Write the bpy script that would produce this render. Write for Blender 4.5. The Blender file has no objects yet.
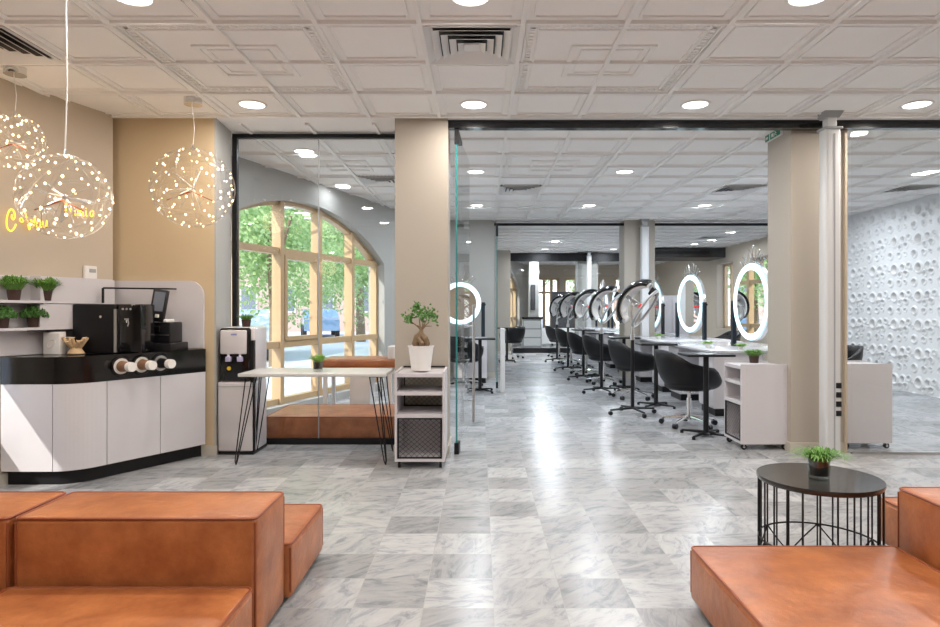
import bpy, bmesh, math, random
import numpy as np
from mathutils import Vector, Matrix
random.seed(7)
PI = math.pi
scn = bpy.context.scene
COL = scn.collection

# ------------------------------------------------------------------ camera
F, VX, VY, CH = 640.0, 480.0, 309.0, 1.275
CEIL = 2.94
def at(px, py, Y):                       # a point of the place seen at pixel (px, py) and standing at depth Y
    return Vector(((px-VX)/F*Y, Y, CH-(py-VY)/F*Y))
def X_(px, Y): return (px-VX)/F*Y
cam = bpy.data.cameras.new('camera'); cam_o = bpy.data.objects.new('camera', cam); COL.objects.link(cam_o)
cam_o.location = (0, 0, CH); cam_o.rotation_euler = (PI/2, 0, 0)
cam.sensor_width = 36; cam.lens = 36*F/940
cam.shift_x = -(VX-470)/940; cam.shift_y = -(313.5-VY)/940
cam.clip_start = .05; cam.clip_end = 400
scn.camera = cam_o

# ------------------------------------------------------------------ materials
MATS = {}
def base(name):
    m = bpy.data.materials.new(name); m.use_nodes = True
    nt = m.node_tree
    return m, nt, nt.nodes['Principled BSDF']
def N(nt, t, **kw):
    n = nt.nodes.new(t)
    for k, v in kw.items(): setattr(n, k, v)
    return n
def c3(c): return (c[0], c[1], c[2], 1)
def mat(name, col, rough=.5, metal=0, bump=0, bscale=40, var=0, vscale=8, spec=.5, coat=0, trans=0):
    m, nt, b = base(name); L = nt.links
    b.inputs['Base Color'].default_value = c3(col); b.inputs['Roughness'].default_value = rough
    b.inputs['Metallic'].default_value = metal; b.inputs['Specular IOR Level'].default_value = spec
    b.inputs['Coat Weight'].default_value = coat; b.inputs['Coat Roughness'].default_value = .08
    tc = N(nt, 'ShaderNodeTexCoord')
    nz = N(nt, 'ShaderNodeTexNoise'); nz.inputs['Scale'].default_value = vscale; nz.inputs['Detail'].default_value = 4
    L.new(tc.outputs['Object'], nz.inputs['Vector'])
    mx = N(nt, 'ShaderNodeMix', data_type='RGBA')
    v = max(var, .015)
    mx.inputs['A'].default_value = c3([max(0, x*(1-v)) for x in col]); mx.inputs['B'].default_value = c3([min(1, x*(1+v)) for x in col])
    L.new(nz.outputs['Fac'], mx.inputs['Factor']); L.new(mx.outputs['Result'], b.inputs['Base Color'])
    if bump:
        n2 = N(nt, 'ShaderNodeTexNoise'); n2.inputs['Scale'].default_value = bscale; n2.inputs['Detail'].default_value = 6
        L.new(tc.outputs['Object'], n2.inputs['Vector'])
        bp = N(nt, 'ShaderNodeBump'); bp.inputs['Strength'].default_value = bump; bp.inputs['Distance'].default_value = .01
        L.new(n2.outputs['Fac'], bp.inputs['Height']); L.new(bp.outputs['Normal'], b.inputs['Normal'])
    if trans: b.inputs['Transmission Weight'].default_value = trans
    MATS[name] = m
    return m
def emit(name, col, s):
    m, nt, b = base(name)
    b.inputs['Base Color'].default_value = c3(col); b.inputs['Emission Color'].default_value = c3(col)
    b.inputs['Emission Strength'].default_value = s
    return m
def glass(name, tint=(.97,.99,.985), k0=.04, k1=.5):
    m = bpy.data.materials.new(name); m.use_nodes = True; nt = m.node_tree; L = nt.links
    nt.nodes.clear()
    o = N(nt, 'ShaderNodeOutputMaterial'); mx = N(nt, 'ShaderNodeMixShader')
    t = N(nt, 'ShaderNodeBsdfTransparent'); t.inputs['Color'].default_value = c3(tint)
    g = N(nt, 'ShaderNodeBsdfGlossy'); g.inputs['Roughness'].default_value = .01
    lw = N(nt, 'ShaderNodeLayerWeight'); lw.inputs['Blend'].default_value = .5
    p = N(nt, 'ShaderNodeMath', operation='POWER'); p.inputs[1].default_value = 4
    a = N(nt, 'ShaderNodeMath', operation='MULTIPLY_ADD'); a.inputs[1].default_value = k1; a.inputs[2].default_value = k0
    L.new(lw.outputs['Facing'], p.inputs[0]); L.new(p.outputs[0], a.inputs[0]); L.new(a.outputs[0], mx.inputs[0])
    L.new(t.outputs[0], mx.inputs[1]); L.new(g.outputs[0], mx.inputs[2]); L.new(mx.outputs[0], o.inputs[0])
    return m

M_wall = mat('beige_paint', (.50,.43,.345), .75, bump=.05, bscale=150, var=.03, vscale=2)
M_pillar = mat('pillar_paint', (.405,.365,.315), .7, bump=.05, bscale=150, var=.03, vscale=2)
M_gold = mat('gold_paint', (.56,.44,.285), .7, bump=.05, bscale=150, var=.03, vscale=2)
M_grey = mat('grey_paint', (.40,.395,.375), .75, bump=.04, bscale=150, var=.03)
M_skirt = mat('skirting_stone', (.50,.47,.41), .35, var=.06, vscale=20)
M_ceil = mat('ceiling_white', (.88,.865,.85), .8, bump=.06, bscale=60, var=.02)
M_bar = mat('ceiling_bar', (.85,.835,.82), .6, var=.02)
M_dark = mat('black_metal', (.008,.008,.010), .42, spec=.3)
M_black = mat('black_plastic', (.008,.008,.010), .34, spec=.35)
M_blackgl = mat('black_gloss', (.004,.004,.005), .12, coat=.15)
M_white = mat('white_laminate', (.62,.605,.635), .22, coat=.4)
M_white2 = mat('white_board', (.60,.58,.61), .4)
M_whitem = mat('white_metal', (.75,.74,.73), .35)
M_chrome = mat('chrome', (.75,.75,.76), .12, metal=1)
M_steel = mat('brushed_steel', (.55,.55,.56), .3, metal=1)
M_wood = mat('window_wood', (.52,.36,.20), .4, var=.12, vscale=14, bump=.05, bscale=30)
M_perf = mat('perforated_panel', (.76,.765,.775), .5, var=.015)
M_navy = mat('navy_metal', (.012,.020,.030), .4, spec=.3)
M_chair = mat('black_leatherette', (.008,.008,.010), .42, bump=.15, bscale=120, spec=.28)
M_mirror = mat('mirror_glass', (.88,.9,.9), .01, metal=1)
M_table = mat('grey_white_top', (.58,.575,.56), .3)
M_btop = mat('table_black_top', (.018,.017,.016), .22, bump=.1, bscale=160, coat=.3)
M_soil = mat('soil', (.05,.03,.02), .9, bump=.5)
M_grass = mat('grass_green', (.11,.27,.035), .5, var=.35, vscale=30)
M_grassb = mat('bright_green', (.20,.40,.06), .5, var=.3, vscale=30)
M_leaf = mat('leaf_green', (.07,.19,.035), .4, var=.3, vscale=20)
M_wick = mat('brown_pot', (.05,.024,.018), .45, var=.5, vscale=60)
M_wpot = mat('white_ceramic', (.80,.79,.78), .35)
M_trunk = mat('bark', (.22,.15,.09), .8, bump=.4, bscale=60, var=.3, vscale=30)
M_cooler = mat('cooler_white', (.60,.575,.59), .3, coat=.2)
M_copper = mat('copper_wire', (.45,.12,.05), .3, metal=.8)
M_wire = mat('steel_wire', (.45,.43,.40), .3, metal=.9)
M_wornwood = mat('dry_wood', (.60,.42,.24), .7, var=.2, vscale=30, bump=.2)
M_paper = mat('paper_white', (.78,.76,.72), .6)
M_pbrown = mat('paper_brown', (.24,.13,.07), .6)
M_green = mat('sign_green', (.0,.22,.12), .4)
M_red = emit('red_display', (.8,.06,.05), .6)
M_blue = mat('tap_blue', (.25,.28,.55), .4)
M_purple = mat('tap_violet', (.45,.42,.62), .4)
M_yellow = mat('tap_yellow', (.8,.55,.02), .4)
M_greyp = mat('grey_plastic', (.35,.36,.37), .35)
M_lightpole = mat('light_grey_pole', (.62,.63,.64), .35)
M_screen = mat('screen_grey', (.16,.18,.22), .15)
M_seam = mat('dark_gap', (.05,.03,.02), .8)
M_asph = mat('asphalt', (.58,.58,.60), .8, var=.1, vscale=1.5)
M_pave = mat('pavement', (.78,.76,.74), .8, var=.08, vscale=2)
M_brick = mat('far_facade', (.50,.36,.30), .8, var=.15, vscale=3)
M_plaster = mat('far_plaster', (.72,.68,.62), .8, var=.05)
M_carw = mat('car_white', (.7,.74,.8), .25, coat=.5)
M_carb = mat('car_blue', (.2,.32,.5), .25, coat=.5)
M_tyre = mat('tyre', (.02,.02,.02), .7)
M_poster = mat('poster_dark', (.06,.06,.065), .4, var=.5, vscale=9)
M_glass = glass('clear_glass', (.985,.99,.988), .03, .35)
M_glassw = glass('window_glass', (.985,.99,.985), .03, .3)
M_glassp = glass('pot_glass', (.9,.93,.93), .08, .5)
M_edge = mat('green_glass_edge', (.04,.22,.22), .15)
M_lamp = emit('lamp_white', (1,.95,.88), 4)
M_bulb = emit('warm_bulb', (1,.72,.42), 5)
M_neon = emit('yellow_neon', (1,.60,.05), 1.5)
M_ring = emit('cold_ring', (.70,.93,1), 1.12)

def leather():
    m, nt, b = base('cognac_leather'); L = nt.links
    tc = N(nt, 'ShaderNodeTexCoord')
    n1 = N(nt, 'ShaderNodeTexNoise'); n1.inputs['Scale'].default_value = 5; n1.inputs['Detail'].default_value = 6; n1.inputs['Roughness'].default_value = .65
    L.new(tc.outputs['Object'], n1.inputs['Vector'])
    r = N(nt, 'ShaderNodeValToRGB'); e = r.color_ramp.elements
    e[0].position = .30; e[0].color = (.26,.075,.024,1); e[1].position = .72; e[1].color = (.52,.19,.065,1)
    L.new(n1.outputs['Fac'], r.inputs[0]); L.new(r.outputs[0], b.inputs['Base Color'])
    n2 = N(nt, 'ShaderNodeTexVoronoi'); n2.inputs['Scale'].default_value = 260
    L.new(tc.outputs['Object'], n2.inputs['Vector'])
    n3 = N(nt, 'ShaderNodeTexNoise'); n3.inputs['Scale'].default_value = 9; n3.inputs['Detail'].default_value = 3
    L.new(tc.outputs['Object'], n3.inputs['Vector'])
    b1 = N(nt, 'ShaderNodeBump'); b1.inputs['Strength'].default_value = .12; b1.inputs['Distance'].default_value = .004
    b2 = N(nt, 'ShaderNodeBump'); b2.inputs['Strength'].default_value = .35; b2.inputs['Distance'].default_value = .02
    L.new(n2.outputs['Distance'], b1.inputs['Height']); L.new(n3.outputs['Fac'], b2.inputs['Height'])
    L.new(b2.outputs['Normal'], b1.inputs['Normal']); L.new(b1.outputs['Normal'], b.inputs['Normal'])
    b.inputs['Roughness'].default_value = .32
    return m
M_leather = leather()
M_piping = mat('piping_leather', (.27,.07,.025), .45, var=.1)

def marble():
    m, nt, b = base('marble_tiles'); L = nt.links
    tc = N(nt, 'ShaderNodeTexCoord'); S = .302
    sc = N(nt, 'ShaderNodeVectorMath', operation='SCALE'); sc.inputs['Scale'].default_value = 1/S
    off = N(nt, 'ShaderNodeVectorMath', operation='ADD'); off.inputs[1].default_value = (-.06/S+50, -.03+50, 0)
    L.new(tc.outputs['Object'], sc.inputs[0]); L.new(sc.outputs[0], off.inputs[0])
    fl = N(nt, 'ShaderNodeVectorMath', operation='FLOOR'); fr = N(nt, 'ShaderNodeVectorMath', operation='FRACTION')
    L.new(off.outputs[0], fl.inputs[0]); L.new(off.outputs[0], fr.inputs[0])
    wn = N(nt, 'ShaderNodeTexWhiteNoise', noise_dimensions='3D'); L.new(fl.outputs[0], wn.inputs['Vector'])
    # per-tile rotated and shifted stone
    ctr = N(nt, 'ShaderNodeVectorMath', operation='SUBTRACT'); ctr.inputs[1].default_value = (.5,.5,0); L.new(fr.outputs[0], ctr.inputs[0])
    rot = N(nt, 'ShaderNodeVectorRotate', rotation_type='Z_AXIS'); L.new(ctr.outputs[0], rot.inputs['Vector'])
    am = N(nt, 'ShaderNodeMath', operation='MULTIPLY_ADD'); am.inputs[1].default_value = 1.5; am.inputs[2].default_value = .15
    L.new(wn.outputs['Value'], am.inputs[0]); L.new(am.outputs[0], rot.inputs['Angle'])
    sh = N(nt, 'ShaderNodeVectorMath', operation='SCALE'); sh.inputs['Scale'].default_value = 37; L.new(wn.outputs['Color'], sh.inputs[0])
    ad = N(nt, 'ShaderNodeVectorMath', operation='ADD'); L.new(rot.outputs[0], ad.inputs[0]); L.new(sh.outputs[0], ad.inputs[1])
    st = N(nt, 'ShaderNodeVectorMath', operation='MULTIPLY'); st.inputs[1].default_value = (2.8,1.0,1); L.new(ad.outputs[0], st.inputs[0])
    n1 = N(nt, 'ShaderNodeTexNoise'); n1.inputs['Scale'].default_value = 1.7; n1.inputs['Detail'].default_value = 10; n1.inputs['Roughness'].default_value = .70; n1.inputs['Distortion'].default_value = .7
    L.new(st.outputs[0], n1.inputs['Vector'])
    r1 = N(nt, 'ShaderNodeValToRGB'); e = r1.color_ramp.elements
    e[0].position = .30; e[0].color = (.20,.215,.235,1); e[1].position = .68; e[1].color = (.44,.442,.45,1)
    x = r1.color_ramp.elements.new(.43); x.color = (.30,.315,.335,1)
    x = r1.color_ramp.elements.new(.50); x.color = (.38,.388,.40,1)
    L.new(n1.outputs['Fac'], r1.inputs[0])
    # tile tone
    rr = N(nt, 'ShaderNodeMapRange'); rr.inputs['To Min'].default_value = .74; rr.inputs['To Max'].default_value = 1.14
    sx = N(nt, 'ShaderNodeSeparateColor'); L.new(wn.outputs['Color'], sx.inputs[0]); L.new(sx.outputs['Green'], rr.inputs['Value'])
    mu = N(nt, 'ShaderNodeVectorMath', operation='SCALE'); L.new(r1.outputs[0], mu.inputs[0]); L.new(rr.outputs[0], mu.inputs['Scale'])
    # grout
    sp = N(nt, 'ShaderNodeSeparateXYZ'); L.new(ctr.outputs[0], sp.inputs[0])
    ax = N(nt, 'ShaderNodeMath', operation='ABSOLUTE'); ay = N(nt, 'ShaderNodeMath', operation='ABSOLUTE')
    L.new(sp.outputs['X'], ax.inputs[0]); L.new(sp.outputs['Y'], ay.inputs[0])
    mxm = N(nt, 'ShaderNodeMath', operation='MAXIMUM'); L.new(ax.outputs[0], mxm.inputs[0]); L.new(ay.outputs[0], mxm.inputs[1])
    gt = N(nt, 'ShaderNodeMath', operation='GREATER_THAN'); gt.inputs[1].default_value = .4945; L.new(mxm.outputs[0], gt.inputs[0])
    mx = N(nt, 'ShaderNodeMix', data_type='RGBA'); mx.inputs['B'].default_value = (.36,.36,.355,1)
    L.new(gt.outputs[0], mx.inputs['Factor']); L.new(mu.outputs[0], mx.inputs['A']); L.new(mx.outputs['Result'], b.inputs['Base Color'])
    b.inputs['Roughness'].default_value = .25; b.inputs['Specular IOR Level'].default_value = .26
    n4 = N(nt, 'ShaderNodeTexNoise'); n4.inputs['Scale'].default_value = 2.2; L.new(tc.outputs['Object'], n4.inputs['Vector'])
    bp = N(nt, 'ShaderNodeBump'); bp.inputs['Strength'].default_value = .06; bp.inputs['Distance'].default_value = .02
    L.new(n4.outputs['Fac'], bp.inputs['Height']); L.new(bp.outputs['Normal'], b.inputs['Normal'])
    return m
M_marble = marble()

def foliage(name, c1, c2):
    m, nt, b = base(name); L = nt.links
    oi = N(nt, 'ShaderNodeNewGeometry')
    mx = N(nt, 'ShaderNodeMix', data_type='RGBA'); mx.inputs['A'].default_value = c3(c1); mx.inputs['B'].default_value = c3(c2)
    L.new(oi.outputs['Random Per Island'], mx.inputs['Factor']); L.new(mx.outputs['Result'], b.inputs['Base Color'])
    b.inputs['Roughness'].default_value = .6
    tr = N(nt, 'ShaderNodeBsdfTranslucent'); L.new(mx.outputs['Result'], tr.inputs['Color'])
    ms = N(nt, 'ShaderNodeMixShader'); ms.inputs[0].default_value = .45
    out = nt.nodes['Material Output']
    L.new(b.outputs[0], ms.inputs[1]); L.new(tr.outputs[0], ms.inputs[2]); L.new(ms.outputs[0], out.inputs[0])
    return m
M_tree = foliage('tree_leaves', (.26,.42,.14), (.60,.72,.36))

# ------------------------------------------------------------------ mesh builder
class MB:
    def __init__(s, tr=None): s.v, s.f, s.tr = [], [], tr
    def add(s, vs, fs):
        b = len(s.v)
        if s.tr is not None: vs = [s.tr @ Vector(p) for p in vs]
        s.v += [tuple(p) for p in vs]; s.f += [tuple(b+i for i in f) for f in fs]
        return s
    def box(s, x0, x1, y0, y1, z0, z1):
        x0, x1 = min(x0,x1), max(x0,x1); y0, y1 = min(y0,y1), max(y0,y1); z0, z1 = min(z0,z1), max(z0,z1)
        return s.add([(x0,y0,z0),(x1,y0,z0),(x1,y1,z0),(x0,y1,z0),(x0,y0,z1),(x1,y0,z1),(x1,y1,z1),(x0,y1,z1)],
                     [(0,3,2,1),(4,5,6,7),(0,1,5,4),(1,2,6,5),(2,3,7,6),(3,0,4,7)])
    def cbox(s, c, d): return s.box(c[0]-d[0]/2, c[0]+d[0]/2, c[1]-d[1]/2, c[1]+d[1]/2, c[2]-d[2]/2, c[2]+d[2]/2)
    def rbox(s, x0, x1, y0, y1, z0, z1, r=.02, seg=3, puff=0, n=8):
        """rounded box; puff swells its faces"""
        h = Vector((x1-x0, y1-y0, z1-z0))/2; c = Vector((x0+x1, y0+y1, z0+z1))/2
        r = min(r, h.x*.98, h.y*.98, h.z*.98)
        bm = bmesh.new(); bmesh.ops.create_cube(bm, size=2)
        if puff: bmesh.ops.subdivide_edges(bm, edges=bm.edges[:], cuts=n, use_grid_fill=True)
        for v in bm.verts:
            u = v.co.copy()
            if puff:
                for i in range(3):
                    if abs(abs(u[i])-1) < 1e-5:
                        a, b2 = [k for k in range(3) if k != i]
                        v.co[i] += math.copysign(puff/h[i]*(1-u[a]**4)*(1-u[b2]**4), u[i])
            v.co = Vector((v.co.x*h.x, v.co.y*h.y, v.co.z*h.z))
        es = [e for e in bm.edges if len(e.link_faces) == 2 and e.calc_face_angle(0) > 1.0]
        bmesh.ops.bevel(bm, geom=es, offset=r, segments=seg, affect='EDGES', profile=.5, clamp_overlap=True)
        bm.verts.ensure_lookup_table(); bm.verts.index_update()
        s.add([v.co+c for v in bm.verts], [[v.index for v in f.verts] for f in bm.faces]); bm.free()
        return s
    def cyl(s, p0, p1, r0, r1=None, n=12, caps=True):
        p0, p1 = Vector(p0), Vector(p1); r1 = r0 if r1 is None else r1
        d = (p1-p0).normalized(); a = d.orthogonal().normalized(); b = d.cross(a)
        vs = [p0+(a*math.cos(t)+b*math.sin(t))*r0 for t in [2*PI*i/n for i in range(n)]] + [p1+(a*math.cos(t)+b*math.sin(t))*r1 for t in [2*PI*i/n for i in range(n)]]
        fs = [(i, (i+1)%n, n+(i+1)%n, n+i) for i in range(n)]
        if caps: fs += [tuple(range(n-1,-1,-1)), tuple(range(n, 2*n))]
        return s.add(vs, fs)
    def tube(s, pts, r, n=6, closed=False, rad=None):
        pts = [Vector(p) for p in pts]; m = len(pts); vs = []; fs = []
        prev = None
        for i, p in enumerate(pts):
            if closed: d = pts[(i+1)%m]-pts[i-1]
            else: d = pts[min(i+1,m-1)]-pts[max(i-1,0)]
            d.normalize()
            a = d.orthogonal().normalized() if prev is None else (prev-d*prev.dot(d)).normalized()
            prev = a; b = d.cross(a); rr = rad[i] if rad else r
            vs += [p+(a*math.cos(2*PI*k/n)+b*math.sin(2*PI*k/n))*rr for k in range(n)]
        for i in range(m if closed else m-1):
            j = (i+1)%m
            fs += [(i*n+k, i*n+(k+1)%n, j*n+(k+1)%n, j*n+k) for k in range(n)]
        if not closed: fs += [tuple(range(n-1,-1,-1)), tuple(range((m-1)*n, m*n))]
        return s.add(vs, fs)
    def lathe(s, prof, c=(0,0,0), n=24):
        m = len(prof); vs = []; fs = []
        for i in range(n):
            t = 2*PI*i/n
            vs += [(c[0]+r*math.cos(t), c[1]+r*math.sin(t), c[2]+z) for r, z in prof]
        for i in range(n):
            j = (i+1)%n
            fs += [(i*m+k, j*m+k, j*m+k+1, i*m+k+1) for k in range(m-1)]
        return s.add(vs, fs)
    def prism(s, poly, z0, z1):
        n = len(poly)
        vs = [(x,y,z0) for x,y in poly]+[(x,y,z1) for x,y in poly]
        return s.add(vs, [tuple(range(n-1,-1,-1)), tuple(range(n,2*n))]+[(i,(i+1)%n,n+(i+1)%n,n+i) for i in range(n)])
    def sphere(s, c, r, nu=16, nv=10, sc=(1,1,1)):
        vs = [(c[0], c[1], c[2]-r*sc[2])]
        for j in range(1, nv):
            ph = -PI/2+PI*j/nv
            for i in range(nu):
                t = 2*PI*i/nu
                vs.append((c[0]+r*sc[0]*math.cos(ph)*math.cos(t), c[1]+r*sc[1]*math.cos(ph)*math.sin(t), c[2]+r*sc[2]*math.sin(ph)))
        vs.append((c[0], c[1], c[2]+r*sc[2])); top = len(vs)-1; fs = []
        for i in range(nu):
            fs.append((0, 1+(i+1)%nu, 1+i)); fs.append((top, top-nu+i, top-nu+(i+1)%nu))
        for j in range(nv-2):
            for i in range(nu):
                a = 1+j*nu; k = (i+1)%nu
                fs.append((a+i, a+k, a+nu+k, a+nu+i))
        return s.add(vs, fs)
    def torus(s, c, R, r, axis=(0,0,1), n=48, k=10, flat=1.0, up=None, sy=1.0):
        ax = Vector(axis).normalized(); u = ax.orthogonal().normalized() if up is None else Vector(up).normalized()
        w = ax.cross(u); c = Vector(c); vs = []; fs = []
        for i in range(n):
            t = 2*PI*i/n; dr = u*math.cos(t)+w*math.sin(t)*sy
            for j in range(k):
                p = 2*PI*j/k
                vs.append(c+u*math.cos(t)*(R+r*math.cos(p))+w*math.sin(t)*(R*sy+r*math.cos(p))+ax*r*flat*math.sin(p))
        for i in range(n):
            for j in range(k):
                fs.append((i*k+j, ((i+1)%n)*k+j, ((i+1)%n)*k+(j+1)%k, i*k+(j+1)%k))
        return s.add(vs, fs)
    def build(s, name, m, parent=None, smooth=35, world=False, kind=None):
        me = bpy.data.meshes.new(name)
        v = s.v
        if world and parent is not None:
            l = parent.location; v = [(a-l.x, b-l.y, c-l.z) for a, b, c in v]
        me.from_pydata(v, [], s.f); me.materials.append(m)
        bm = bmesh.new(); bm.from_mesh(me); bmesh.ops.recalc_face_normals(bm, faces=bm.faces[:]); bm.to_mesh(me); bm.free()
        if smooth:
            me.polygons.foreach_set('use_smooth', [True]*len(me.polygons)); me.set_sharp_from_angle(angle=math.radians(smooth))
        o = bpy.data.objects.new(name, me); COL.objects.link(o)
        if parent is not None: o.parent = parent
        if kind: o['kind'] = kind
        return o
def thing(name, label=None, cat=None, loc=(0,0,0), rz=0, group=None, kind=None):
    o = bpy.data.objects.new(name, None); COL.objects.link(o); o.location = loc; o.rotation_euler = (0,0,rz); o.empty_display_size = .1
    return tag(o, label, cat, group, kind)
def tag(o, label=None, cat=None, group=None, kind=None):
    for k, v in (('label',label),('category',cat),('group',group),('kind',kind)):
        if v: o[k] = v
    return o
def copy_tree(o, parent=None):
    c = o.copy(); COL.objects.link(c); c.parent = parent
    for ch in o.children: copy_tree(ch, c)
    return c
def place(proto, loc, rz=0, label=None, group=None, scale=None):
    """the first call uses the thing itself, later calls a copy of the whole tree"""
    if proto.get('_used'): o = copy_tree(proto)
    else: o = proto; proto['_used'] = 1
    o.location = loc; o.rotation_euler = (0,0,rz)
    if scale: o.scale = (scale,)*3
    if label: o['label'] = label
    if group: o['group'] = group
    return o

# ------------------------------------------------------------------ floor & ceiling
FP = [(-6.4,-3.0),(7.2,-3.0),(7.2,25.0),(1.9,25.0),(.0,18.3),(-.05,12.1),(-1.27,12.1)]
MB().prism(FP,-.12,0).build('floor', M_marble, kind='structure', smooth=0)
c = MB().prism(FP,CEIL,CEIL+.15)
c.build('ceiling', M_ceil, kind='structure', smooth=0)
def grid(bb, X0, X1, Y0, Y1, ox, oy, skip=()):
    z = CEIL; nx0 = math.floor((X0-ox)/.6); nx1 = math.ceil((X1-ox)/.6); ny0 = math.floor((Y0-oy)/.6); ny1 = math.ceil((Y1-oy)/.6)
    for i in range(nx0, nx1+1):
        x = ox+.6*i
        if X0 <= x <= X1: bb.box(x-.014, x+.014, Y0, Y1, z-.022, z)
    for j in range(ny0, ny1+1):
        y = oy+.6*j
        if Y0 <= y <= Y1: bb.box(X0, X1, y-.012, y+.012, z-.0218, z)
    for i in range(nx0, nx1):
        for j in range(ny0, ny1):
            a, b_, c_, d = ox+.6*i+.055, ox+.6*i+.545, oy+.6*j+.055, oy+.6*j+.545
            if a < X0 or b_ > X1 or c_ < Y0 or d > Y1 or (i,j) in skip: continue
            w = .014
            bb.box(a, b_, c_, c_+w, z-.010, z); bb.box(a, b_, d-w, d, z-.010, z)
            bb.box(a, a+w, c_+w, d-w, z-.010, z); bb.box(b_-w, b_, c_+w, d-w, z-.010, z)
def frame_sq(bb, cx, cy, h, w, dz):
    z = CEIL
    bb.box(cx-h, cx+h, cy-h, cy-h+w, z-dz, z); bb.box(cx-h, cx+h, cy+h-w, cy+h, z-dz, z)
    bb.box(cx-h, cx-h+w, cy-h+w, cy+h-w, z-dz, z); bb.box(cx+h-w, cx+h, cy-h+w, cy+h-w, z-dz, z)
def rosette(bb, cx, cy):
    frame_sq(bb, cx, cy, .575, .012, .012); frame_sq(bb, cx, cy, .50, .012, .012)
    frame_sq(bb, cx, cy, .27, .035, .012); frame_sq(bb, cx, cy, .20, .012, .008)
    for s in range(24):
        t = -.53+s*.0461
        for q in (-.537, .537):
            bb.cbox((cx+t, cy+q, CEIL-.006), (.026,.03,.012)); bb.cbox((cx+q, cy+t, CEIL-.006), (.03,.026,.012))
OX = .249
front = MB(); ros1 = [(.849,4.3),(-1.551,4.3)]
def cells(cx, cy, ox, oy):
    i = round((cx-ox)/.6); j = round((cy-oy)/.6); return {(i-1,j-1),(i,j-1),(i-1,j),(i,j)}
sk = set()
for r_ in ros1: sk |= cells(r_[0], r_[1], OX, 3.7)
grid(front, -4.2, 7.3, -1.1, 5.5, OX, 3.7, sk)
for r_ in ros1: rosette(front, *r_)
front.build('trim_1', M_bar, kind='structure', smooth=0)
back = MB(); ros2 = [(.849,7.44),(-1.551,7.44),(.849,10.44)]; sk = set()
for r_ in ros2: sk |= cells(r_[0], r_[1], OX, 5.64)
grid(back, -3.2, 6.6, 5.72, 11.9, OX, 5.64, sk)
for r_ in ros2: rosette(back, *r_)
back.build('trim_2', M_bar, kind='structure', smooth=0)
far = MB(); grid(far, -.2, 6.6, 12.05, 18.2, OX, 12.1); grid(far, .3, 6.6, 18.8, 23.8, OX, 18.7)
far.build('trim_3', M_bar, kind='structure', smooth=0)

# ------------------------------------------------------------------ walls
K = .34; UL = math.hypot(K,1); U = Vector((K/UL,1/UL,0)); NI = Vector((1/UL,-K/UL,0))       # facade direction and its inward normal
def frame_at(p): return Matrix.Translation(p) @ Matrix((( U.x, NI.x*-1, 0, 0),( U.y, NI.y*-1, 0, 0),(0,0,1,0),(0,0,0,1)))
# local frame of a facade: x along U, y OUTWARD, z up
def wall_open(name, tr, s0, s1, openings, m, y0=0, y1=.3, H=CEIL, kind='structure', sy=None):
    """wall between s0 and s1 with openings (a, b, sill, top function)"""
    w = MB(tr); xs = {s0, s1}
    for a, b, sill, top in openings:
        for i in range(25): xs.add(a+(b-a)*i/24)
    xs = sorted(xs)
    for a, b in zip(xs, xs[1:]):
        mid = (a+b)/2; op = next((o for o in openings if o[0] < mid < o[1]), None)
        if op is None: w.box(a, b, y0, y1, 0, H); continue
        if op[2] > 0: w.box(a, b, y0 if sy is None else sy, y1, 0, op[2])
        ta, tb = op[3](a), op[3](b)
        w.add([(a,y0,ta),(b,y0,tb),(b,y1,tb),(a,y1,ta),(a,y0,H),(b,y0,H),(b,y1,H),(a,y1,H)],
              [(0,3,2,1),(4,5,6,7),(0,1,5,4),(1,2,6,5),(2,3,7,6),(3,0,4,7)])
    return w.build(name, m, kind=kind, smooth=0)
# left wall of the waiting area, from the corner towards the camera
CORN = Vector((-3.155,5.5,0))
trL = frame_at(CORN)
wall_open('wall_left', trL, -9.0, 0, [(-2.3,-.97,.35,lambda s:1.27)], M_wall)
# golden wall/pier facing the camera and its side
MB().prism([(-3.5,5.575),(-2.315,5.575),(-2.345,6.0),(-3.5,6.0)],0,CEIL).build('wall_pier_left', M_gold, kind='structure', smooth=0)
MB().prism([(-2.32,5.5752),(-2.300,5.5752),(-2.334,6.0),(-2.36,6.0)],0,CEIL).build('wall_pier_side', M_grey, kind='structure', smooth=0)
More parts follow.
